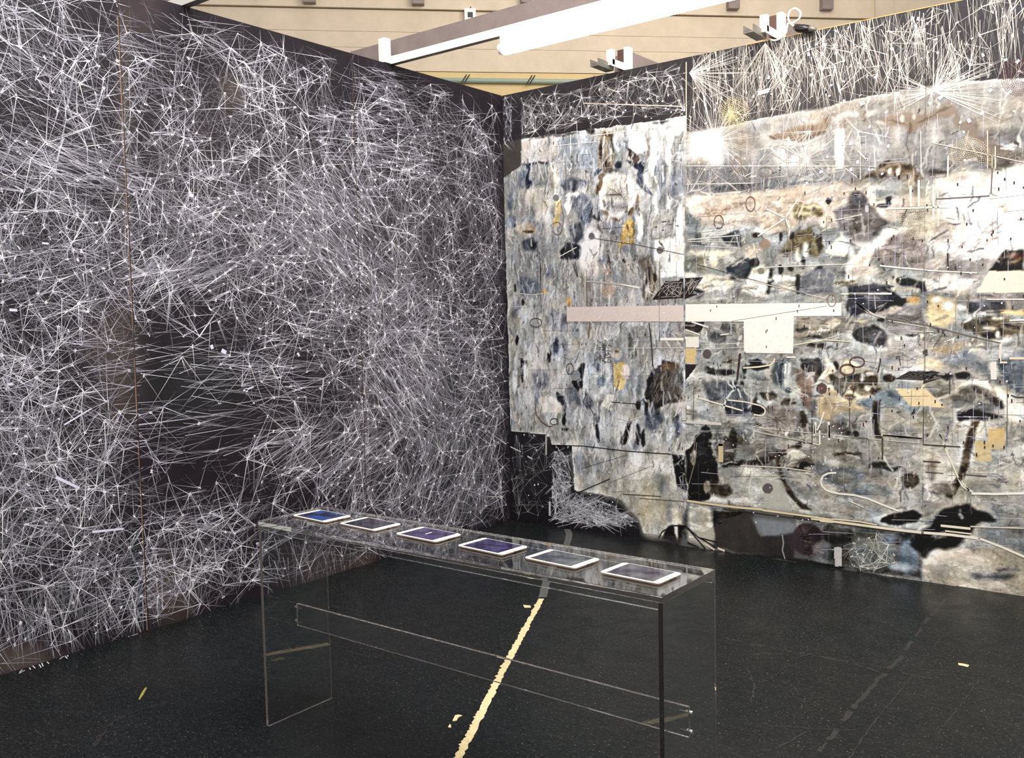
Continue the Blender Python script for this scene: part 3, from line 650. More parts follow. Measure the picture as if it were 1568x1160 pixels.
paint('''
F 97958e 1 14 3 p 170,290 460,290 460,480 200,470
F 4e4c4a 1 2 0 p 42,290 180,290 150,390 42,340
F f2ece0 1 3 0 p 45,395 138,395 138,470 45,470
F dcc28a 1 2 0 p 42,475 118,475 118,585 42,585
F 25201f 1 1 0 p 42,590 135,590 42,712
F 5a5b58 .9 12 2 e 270,410,60,44
F 6e6f6c .9 12 2 e 350,330,60,30
F 5a5050 1 1 0 e 198,520,32,35
F 4a4844 1 14 1 e 290,650,105,26 200,640,20,24
F 5f6468 1 16 3 p 180,720 400,720 480,830 200,850
F 9a9c9c 1 16 3 e 180,930,70,45 70,800,26,120
F 4c5058 1 16 2 p 330,830 480,830 500,950 340,960
F c5c5bd 1 14 2 e 60,950,30,60 140,1000,60,18
F 2f2926 1 8 1 e 560,605,80,24 540,570,50,12
F 3a3735 1 8 1 e 460,630,14,20 463,683,10,10 447,726,12,12
F 5f6668 1 10 2 p 680,570 790,560 770,620 790,680 730,760 680,730 660,640
F c9c9c0 1 10 1 p 750,590 800,580 800,700 900,790 890,840 740,800 760,700 740,640
F 7b7f7e 1 10 1 e 780,780,26,24
F 565452 1 12 1 p 860,560 1000,540 1040,650 960,730 920,650
F 433c3a 1 8 1 e 900,620,36,30,40 1110,600,18,30
F e4d9c8 1 10 1 p 1040,520 1120,640 990,720 955,770 1040,620
F 8f7f74 1 14 2 p 820,640 900,640 960,760 940,950 880,860
F 5a4542 1 1 0 e 1013,765,40,40
F 8b6b62 1 4 0 e 1013,765,12,12
F c8b99c 1 18 3 p 1060,690 1346,620 1346,900 1000,960 970,860
F 66645a 1 12 1 p 1065,670 1170,680 1220,670 1346,650 1346,720 1230,740 1150,840 1080,740
F 7a6c54 1 14 1 e 1250,760,60,40 1320,690,40,40 1200,830,50,20
F e0d4b2 .9 12 2 e 1200,610,60,50 1130,850,60,20
F aeb2b0 1 18 4 e 1140,490,150,50 1240,450,60,50
F 47454a 1 12 2 e 1250,190,50,70
F 8f887c 1 14 3 p 820,260 1200,262 1346,300 1346,360 820,430
F 504e48 .9 12 1 e 880,340,50,16 970,400,60,12 1000,455,90,16
F 504d4b 1 8 1 e 1310,385,70,55
F c4b9a4 1 10 1 e 1090,300,60,40 1300,290,60,10
F 8d8781 1 10 2 e 700,985,175,105
F a49e98 .9 14 2 e 650,1000,100,70 790,1010,60,60
F 5f574a 1 16 1 e 640,820,70,22 540,900,26,60 885,990,26,80 780,870,60,24 560,1040,30,16
F 3a3733 1 10 1 e 555,915,60,36
F 7d7870 1 14 2 e 870,1080,40,40 960,900,24,70
F 6f6c66 1 16 3 e 1150,1040,120,50
F 3b3230 1 8 1 p 150,1180 185,1040 205,1040 215,1180
F 6f6a60 1 10 1 e 380,1090,26,50 420,1130,30,30
F 2a2624 1 6 1 e 1225,1080,50,14
G 45444a 1 10 1 p 0,50 160,30 290,60 420,170 200,230 0,230
G 2f2724 1 8 1 e 340,150,110,20,-10 370,220,60,14 240,280,34,12
G 504d4c 1 8 1 e 450,15,90,26,15
G 8b8581 1 8 2 p 250,300 330,170 540,170 540,340 270,380
G b4a99c 1 8 1 p 200,230 330,175 390,180 300,240
G 2f2523 1 5 1 p 390,372 495,378 460,402
G eee4d0 1 5 1 p 325,385 450,395 530,378 525,410 330,412
G 535250 1 5 1 p 20,370 180,310 260,360 290,470 200,480 60,430
G d6c49c 1 12 3 p 560,100 760,150 740,290 640,330 560,300
G c8a878 .9 10 2 e 460,130,50,26
G efeae0 1 8 2 e 620,135,34,14 800,190,50,16 700,180,40,30
G 9b958f 1 10 2 p 850,90 1244,80 1244,240 850,230
G 6b6a6d 1 8 1 p 850,150 1000,140 1100,160 1130,210 1000,235 850,225
G d0bc92 1 4 1 p 1050,208 1244,205 1244,243 1090,243
G 7e7461 1 14 1 p 780,300 900,260 1100,260 1244,330 1244,370 1080,430 930,380 800,330
G 4b4236 1 10 1 e 1000,380,60,16 1060,350,22,40 1150,330,60,16,20 960,290,40,10
G ddd6c4 1 8 1 e 1055,370,14,26 1000,330,60,8 1060,270,50,8
G a9a49d 1 16 4 p 280,400 540,420 780,450 850,560 560,640 280,620
G b3a793 1 14 2 e 720,480,140,36
G 686460 1 1 0 e 545,508,17,28
G e6d8b6 .9 18 4 e 600,600,120,40
G 8b9095 1 20 4 e 800,560,110,50 900,620,80,30 300,560,70,20
G dcd8cf 1 16 2 e 1060,420,70,20 1020,620,40,60
G 787c80 1 10 2 p 1050,560 1244,500 1244,820 1150,760 1080,680
G 33302e 1 3 0 p 330,695 430,640 650,650 570,705
G 55524c 1 4 0 p 570,705 655,650 720,690 700,720
G 84827a 1 10 2 e 640,750,70,70
G e8d3a6 1 2 0 p 325,763 545,768 690,900 430,885
G f6ecd6 .9 10 2 e 600,860,60,20 470,800,60,14
G 3c3a3a 1 10 1 e 810,680,60,26 700,680,40,20
G 7b7a76 1 14 2 p 740,820 850,740 1000,760 1110,900 900,940 740,880
G 4b4744 1 12 1 e 1070,870,66,30,20 940,790,60,20,20
G e8e0cc 1 10 1 p 720,790 850,710 980,700 1060,790 1000,760 850,735
G e2dccb 1 12 2 p 1040,720 1180,830 1150,900 1080,840
G 7b705c 1 14 1 p 0,720 100,640 200,650 220,800 60,820
G e6dfd0 1 8 1 e 85,690,12,40 150,660,50,10 130,760,24,18
G 4a3f34 1 10 1 e 285,690,44,34 180,800,30,20
G 6b7476 1 16 2 e 250,850,110,50 130,860,80,30
G 453b2d 1 5 1 p 170,850 215,860 215,1000 240,1170 190,1170 170,1010
G a39f92 1 20 4 p 240,920 760,930 760,1160 240,1160
G 8b8c88 1 18 3 e 380,1100,100,50 700,1060,50,90
G 2c2828 1 7 1 p 765,930 850,910 1000,940 1110,965 950,990 780,1000
G 5c5346 1 5 1 p 870,1000 915,990 905,1130 880,1170 850,1170 860,1060
G c9c1b4 1 14 3 p 1120,830 1244,830 1244,1060 1120,1020
G 8c9090 1 2 0 p 900,1035 985,1030 985,1140 900,1140
G d2b47a 1 2 0 p 990,1045 1100,1045 1110,1160 900,1160 900,1140 985,1140
H b9b7ab 1 14 4 p 290,190 450,200 480,300 600,385 290,380 270,260
H 9a978f 1 16 4 p 480,60 1110,60 1110,400 700,400 620,380 500,230
H b0aca0 1 16 4 p 1110,0 1580,0 1580,300 1340,350 1110,330
H 262120 1 12 1 p 28,120 100,20 118,0 135,30 170,150 180,250 140,340 40,345 30,230
H 7b8082 1 14 3 e 740,240,100,50 640,200,50,30 880,300,100,30
H 555049 1 12 2 e 215,130,40,70 185,300,50,30
H 8f897c .9 12 1 e 60,150,14,36 130,280,20,30
H 4a443c 1 8 1 e 245,70,16,60
H 433c36 1 10 1 p 190,170 340,155 480,110 560,60 585,80 400,175 200,200
H ccc9be 1 10 2 p 480,110 520,100 600,150 480,160
H 6b6862 1 14 2 e 380,120,60,26 560,170,50,12
H 5d5452 1 1 0 e 403,290,24,24
H 5b5348 1 5 1 p 430,140 455,135 475,240 540,340 610,390 550,380 490,310 455,210
H 2d2622 1 4 1 p 480,200 545,192 560,165 600,180 622,180 560,195 610,212 540,210
H 4f4a40 1 10 1 e 770,130,60,8 900,185,45,14 960,200,70,7 1050,250,40,40
H 332f2b 1 6 1 e 790,42,28,9
H 544939 1 5 1 p 1330,-10 1362,-10 1335,120 1295,250 1240,335 1205,320 1270,220
H 7f776a 1 12 2 e 1200,290,60,30 1150,190,20,60
H cdb98c 1 2 0 p 1405,15 1480,20 1480,110 1420,110 1420,168 1345,165 1345,75 1405,75
H 5b5c5b 1 10 3 p 40,345 400,395 900,460 1110,490 1110,705 0,560
H c0bbac 1 14 3 p 40,355 150,380 165,500 140,560 40,530
H 34302d 1 10 1 p 160,390 340,400 360,500 390,510 470,505 470,612 160,560
H 82878b 1 10 2 p 330,420 500,440 600,480 620,525 500,490 380,512
H 2a2627 1 8 1 p 380,510 520,495 520,610 470,612 380,590
H 2e282b 1 6 1 e 580,520,70,76
H 3a3836 1 10 1 e 720,500,70,45 1010,520,60,24
H 77777a 1 14 3 e 650,570,44,40
H 6a7274 1 14 3 e 880,590,100,70
H 65717b 1 14 3 e 1040,600,46,80 940,520,40,30
H 8f979b .9 12 2 e 1000,650,60,20
H b2ab9d 1 10 3 p 1112,590 1250,570 1568,540 1580,790 1112,712
H 707070 .9 14 2 e 1430,690,110,14 1500,660,60,8
H 8d8f8e 1 14 3 p 1340,470 1568,440 1580,590 1370,520
H 9a9a94 1 16 3 e 1480,390,90,30
H 141312 1 12 1 p 915,445 950,405 1060,385 1100,405 1080,440 980,458
H 161514 1 20 2 p 1110,470 1180,420 1240,380 1320,355 1440,430 1330,470 1240,560 1110,590 1050,545
H 7d8284 .9 14 1 e 1180,505,40,14 1130,445,30,10 1290,400,10,30
H c9c5c2 1 1 0 p 705,557 737,557 740,645 708,642
H 1c1a1a 1 6 1 p 130,575 480,600 760,650 700,660 480,618 130,590
''')
# brush work over the shapes: harder edges, flat patches and wiry contours first
bl_ = np.stack([boxblur(boxblur(IMG[..., k], 5), 5) for k in range(3)], -1)
IMG = np.where(PALE[..., None] > .5, IMG+(IMG-bl_)*.9, IMG)
vx = np.clip((1.485-SS)/.2, 0, 1)
def fld(seed, cell, sx, sy): return noise2(SH, cell, seed, sx, sy)+.45*noise2(SH, cell*.4, seed+1, sx, sy)+.3*noise2(SH, cell*.18, seed+2, sx, sy)
f1 = fld(60, 20, 1, 2.0); f2 = fld(64, 20, 1.9, .8); f3 = fld(68, 11, .8, 1.6); f4 = fld(72, 11, 1.7, .8)
fa = f1*vx+f2*(1-vx); fb = f3*vx+f4*(1-vx)
patch = np.sign(fa)*9+np.sign(fb-.5)*9+np.sign(fb+.9)*9+np.sign(fa-1.0)*13
wire = -34*np.exp(-(fa/.035)**2)-26*np.exp(-((fb-.5)/.04)**2)+30*np.exp(-((fa-.5)/.04)**2)+24*np.exp(-((fb+.4)/.035)**2)
amp = np.where((ZZ > 2.35) & (SS > 1.485), .45, 1.0)*PALE
IMG += ((patch+wire)*amp)[..., None]*np.array([1, 1, 1.03])
guide = IMG.copy(); guide2 = IMG.copy()
WHT = [(240, 238, 232), (216, 210, 200), (60, 62, 70), (120, 126, 136), (250, 248, 244), (96, 88, 76), (160, 158, 156)]
WH2 = [(246, 240, 230), (220, 208, 190), (70, 68, 68), (112, 118, 122), (250, 248, 240), (104, 92, 74), (60, 56, 54)]
RA = [(0, .62), (1.485, 3.0)]; RB = [(1.485, .3), (2.96, 2.95)]; RC = [(2.96, 0), (4.44, 3.0)]
strokes(1500, [(0, .55), (1.485, 3.0)], 88, (.03, .15), (.008, .03), 27, pal=WHT, seed=21)
strokes(500, [(0, .55), (1.485, 3.0)], 5, (.02, .08), (.005, .014), 30, pal=WHT, seed=22)
strokes(500, [(1.485, 2.35), (4.44, 3.1)], 90, (.04, .22), (.005, .018), 24, pal=[(250, 248, 244), (200, 194, 188), (120, 112, 104)], seed=23)
strokes(1200, [(1.485, .3), (2.96, 2.4)], lambda c_: (-12 if c_[1] < 1.1 else 8) if (int(c_[0]*7+c_[1]*5) % 3) else 85, (.03, .15), (.007, .026), 24, pal=WH2, seed=24)
strokes(1200, [(2.96, 0), (4.44, 2.4)], lambda c_: (-14 if c_[1] < 1.3 else 40 if c_[1] > 1.7 else 5) if (int(c_[0]*6+c_[1]*7) % 3) else 88, (.04, .18), (.008, .028), 19, pal=WH2, seed=25)
strokes(500, [(1.0, 0), (3.2, .75)], 10, (.03, .16), (.006, .02), 22, pal=[(230, 224, 206), (90, 92, 94), (40, 36, 34)], seed=26)
strokes(3500, [(0, 0), (4.44, 3.1)], lambda c_: 90 if (int(c_[0]*9) % 2) else 10, (.012, .05), (.004, .010), 34, alpha=(.4, 1), seed=27)
IMG = IMG*.55+guide2*.45
lum = IMG.mean(2, keepdims=True)
def pull(m_, k): return 150+(m_-150)*k
IMG = np.where(PALE[..., None] > .5, pull(lum, 1.22)+(IMG-lum)*1.0+5, IMG)
# sharp dabs of bare white and near black, laid last
PA = [(236, 238, 240), (214, 220, 228), (246, 244, 238), (226, 222, 214)]; PB = [(246, 238, 224), (228, 220, 204), (250, 246, 238), (214, 212, 206)]; PD = [(58, 62, 74), (78, 84, 96), (44, 42, 46), (84, 76, 66)]
strokes(950, [(0, .5), (1.485, 2.98)], 88, (.03, .14), (.006, .018), 10, alpha=(.35, .9), pal=PA, pw=1, seed=51)
strokes(420, [(0, .5), (1.485, 2.98)], 86, (.02, .10), (.004, .014), 10, alpha=(.35, .9), pal=PD, pw=1, seed=52)
strokes(700, [(1.485, .5), (4.44, 2.4)], lambda c_: 86 if (int(c_[0]*5+c_[1]*3) % 2) else 12, (.03, .14), (.005, .016), 10, alpha=(.3, .85), pal=PB, pw=1, seed=53)
strokes(620, [(1.485, .2), (4.44, 2.2)], lambda c_: 86 if (int(c_[0]*6+c_[1]*4) % 2) else -8, (.02, .11), (.004, .014), 10, alpha=(.3, .85), pal=PD, pw=1, seed=54)
strokes(300, [(1.485, 2.2), (4.44, 3.1)], 90, (.05, .25), (.004, .014), 10, alpha=(.2, .6), pal=PB, pw=1, seed=55)
strokes(900, [(0, .5), (1.485, 2.95)], 88, (.012, .07), (.004, .012), 60, alpha=(.6, 1), seed=31)
strokes(1100, [(1.485, .3), (4.44, 2.9)], lambda c_: 88 if (int(c_[0]*8) % 2) else 8, (.012, .07), (.004, .012), 52, alpha=(.6, 1), seed=32)
# grain of dry paint
gr = noise2(SH, 3.2, 40, 1, 4)*5+noise2(SH, 2.2, 41, 3, 1)*4+noise2(SH, 2.0, 42)*5+noise2(SH, 11, 43)*5
IMG += (gr*(.35+.65*PALE))[..., None]
IMG += noise2(SH, 18, 44)[..., None]*np.array([2.5, 0, -3.5])*PALE[..., None]
# crisp pieces, after the brush
paint('''
K 7d6a58 .7 22 1 p 720,690 860,655 960,680 1080,615 1165,640 1100,690 960,725 868,800 800,745 720,740
K 5c4a3a .7 14 0 e 870,760,14,40 800,720,60,8,20 960,710,60,8,-25 1060,650,50,9,-25 600,680,14,34
K f0e8de .8 10 1 e 830,700,10,26 900,690,8,20 700,720,30,6
K 7a6856 .7 20 1 p 1130,640 1180,720 1240,690 1250,760 1330,850 1450,870 1440,920 1300,880 1200,780 1120,730
K 5a4c42 .6 20 2 e 1350,840,60,30,20 1260,740,12,50
K 86725e .75 18 1 p 30,790 180,750 400,690 410,740 240,840 140,825
K 5c4a3a .7 12 0 e 60,800,40,7,10 180,825,50,7,-10 300,800,60,8,-25 380,720,10,34 240,770,10,26 290,750,9,26
K ece4da .8 8 0 e 1480,860,50,12,-30 1520,840,12,40 1450,880,40,8,10
K 2f2a2c .9 8 0 e 1500,850,18,14
K f4efe8 .7 16 2 e 650,660,60,8,-12 480,690,80,8,-14 300,720,60,6,-12
A 7a7d84 1 1 0 e 378,592,20,22
A 6b6767 1 1 0 e 605,835,20,23 1037,925,21,23
A 7c7a74 .9 1 0 e 863,932,19,24
B 8d9195 .9 1 0 e 500,722,31,34
C 1c1a1d 1 1 0 p 96,88 345,112 355,180 362,182 362,700 100,700
D 8b8577 .9 1 0 e 580,997,24,24
D fffdf8 1 2 1 p 1105,-10 1175,-10 1165,270 1110,270
D 9b8674 .9 2 0 e 610,805,36,38
F f2ece0 1 2 0 p 45,395 138,395 138,470 45,470
F dcc28a 1 2 0 p 42,475 118,475 118,585 42,585
F 25201f 1 1 0 p 42,590 135,590 42,712
F 5a5050 1 1 0 e 198,520,32,35
F 5a4542 1 1 0 e 1013,765,40,40
F 8b6b62 1 3 0 e 1013,765,10,10
G e8d3a6 .85 2 0 p 325,763 545,768 690,900 430,885
G d2b47a .8 2 0 p 990,1045 1100,1045 1110,1160 900,1160 900,1140 985,1140
H cdb98c .8 2 0 p 1405,75 1480,75 1480,110 1420,110 1420,168 1345,165 1345,75
H 5d5452 1 1 0 e 403,290,24,24
H c9c5c2 1 1 0 p 705,557 737,557 740,645 708,642
E f8edd8 .9 1 0 p 995,995 1260,995 1260,1150 905,1150
''')
IMG = np.clip(IMG, 12, 255)

# --- line marks on the right mural
mk = Marks()
def zl(z, pts, w_, c_, off=.0026, w1=None):
    P_ = conv(z, pts)
    for a, b_ in zip(P_[:-1], P_[1:]): mk.seg(a, b_, w_, w1 or w_, c_, c_, off)
def ring(z, cx, cy, rx, ry, col, w_=.007):
    zl(z, ellpts(cx, cy, rx, ry)+[(cx+rx, cy)], w_, hx(col))
def region_hubs(n, poly, dmin=.03):
    P_ = conv('P', poly); lo, hi = P_.min(0), P_.max(0); out = []
    for _ in range(n*8):
        q = rng.uniform(lo, hi)
        if inpoly(np.array([q[0]]), np.array([q[1]]), P_)[0] and all(math.hypot(*(q-t)) > dmin for t in out): out.append(q)
        if len(out) >= n: break
    return np.array(out)
TL = [(797,150),(1050,97),(1050,172),(900,190),(800,208)]
network(mk, region_hubs(150, TL, .05), .085, 8, hitR, tone=(215, 130), warm=(1, .98, .98), w=(.0024, .0013))
network(mk, region_hubs(26, [(771,150),(783,147),(783,215),(771,225)], .03), .06, 5, hitR, tone=(190, 110), w=(.003, .0016))
TR = [(1056,95),(1470,4),(1568,-10),(1900,-70),(1900,90),(1568,125),(1380,145),(1160,180),(1056,200)]
wm2 = (1.0, .96, .92)
network(mk, region_hubs(240, TR, .04), .12, 5, hitR, tone=(225, 160), warm=wm2, w=(.0026, .0016), aniso=lambda h: (math.pi/2, .75), pfree=.75)
for spec in [(1130,130,75,50,86,100,90),(1250,105,70,55,82,90,90),(1350,85,70,55,85,80,80),(1470,70,80,55,84,90,60),(1300,90,120,50,60,80,50),(1200,110,60,50,-65,70,50),(1420,100,60,40,-60,60,40),(1540,50,60,50,86,90,30)]:
    bundle(mk, hitR, spec, tone=(225, 160), warm=wm2, w=.0021)
def fan(z, o, a0, a1, l0, l1, n, w_=.0024, c_=(238, 230, 222)):
    for _ in range(n):
        a = math.radians(rng.uniform(a0, a1)); L = rng.uniform(l0, l1); P_ = conv(z, [o, (o[0]+L*math.cos(a), o[1]+L*math.sin(a))])
        mk.seg(P_[0], P_[1], w_, w_*.6, np.array(c_), np.array(c_)*.85)
fan('P', (1172, 66), 50, 130, 30, 120, 24); fan('P', (1430, 140), -30, 30, 20, 120, 40); fan('P', (1430, 140), 150, 210, 15, 80, 30); fan('P', (1430, 140), -80, -30, 20, 80, 25)
fan('P', (1056, 112), -60, 60, 20, 110, 40); fan('P', (1095, 215), 0, 360, 12, 75, 110); fan('P', (1120, 175), 0, 360, 8, 26, 90, .0016, (200, 190, 140)); fan('P', (1235, 245), 0, 360, 20, 90, 60, .002)
fan('P', (948, 297), 0, 360, 6, 24, 36, .0018, (92, 78, 66)); fan('F', (690, 985), 0, 360, 30, 160, 46, .0016, (118, 108, 102)); fan('F', (690, 985), 0, 360, 6, 24, 24, .003, (70, 52, 50))
network(mk, region_hubs(22, [(1056,250),(1150,240),(1150,295),(1056,300)], .05), .09, 5, hitR, tone=(225, 170), warm=wm2)
network(mk, region_hubs(26, [(1160,200),(1320,200),(1320,280),(1160,290)], .06), .12, 5, hitR, tone=(225, 170), warm=wm2)
# black slanted pieces with their webs
def black_web(z, pts, n, tone=225, ln=.12, col='241c1b'):
    P_ = conv(z, pts); mk.poly(P_, hx(col), .0023); lo, hi = P_.min(0), P_.max(0)
    k = 0
    while k < n:
        q = rng.uniform(lo, hi); a = rng.uniform(0, math.pi); L = rng.uniform(.3, 1)*ln*.5; v = np.array([math.cos(a), math.sin(a)])*L
        e = np.array([q-v, q+v])
        if inpoly(e[:, 0], e[:, 1], P_).all(): mk.seg(e[0], e[1], .0018, .0013, np.array([tone*1., tone*.96, tone*.9]), np.array([tone*.8]*3), .003); k += 1
black_web('B', [(990,242),(1075,125),(1160,122),(1170,108),(1188,107),(1188,232)], 26, ln=.16)
black_web('B', [(1196,106),(1313,100),(1220,232),(1196,236)], 18, ln=.16)
black_web('G', [(330,695),(430,640),(650,650),(570,705)], 26, 120, .1, '302c2a')
# white bar and square
for z, pts, c_ in [('B', [(448,290),(1189,278),(1189,382),(448,382)], (222, 208, 200)), ('F', [(45,165),(1153,155),(1153,247),(815,250),(810,515),(462,510),(460,288),(45,288)], (252, 246, 236))]:
    mk.poly(conv(z, pts), c_, .0024)
for _ in range(90):
    x = rng.uniform(470, 1180); y = rng.uniform(295, 375); zl('B', [(x, y), (x+rng.normal(0, 14), y+rng.uniform(4, 34))], .0018, (204, 188, 180), .003)
for _ in range(60):
    x = rng.uniform(470, 800); y = rng.uniform(200, 500); zl('F', [(x, y), (x+rng.normal(0, 10), y+rng.uniform(4, 30))], .002, (232, 216, 200), .003)
# rings
for a in [('D',412,238,32,50,'9a7d74'),('D',615,290,48,35,'8a7c74'),('D',508,520,33,52,'7d6a60'),('D',282,648,33,48,'6d5c54'),('F',1195,630,50,38,'6a4f48',.011),('F',1265,575,52,36,'6a4f48',.009),
          ('F',1085,137,30,46,'9a8478'),('B',252,388,38,28,'5a5450'),('B',468,680,23,34,'4c4a4c',.005),('A',388,785,28,40,'7a6a50',.005),('B',368,1015,25,20,'5a524c'),('B',930,460,34,34,'8f8f90',.003)]: ring(*a)
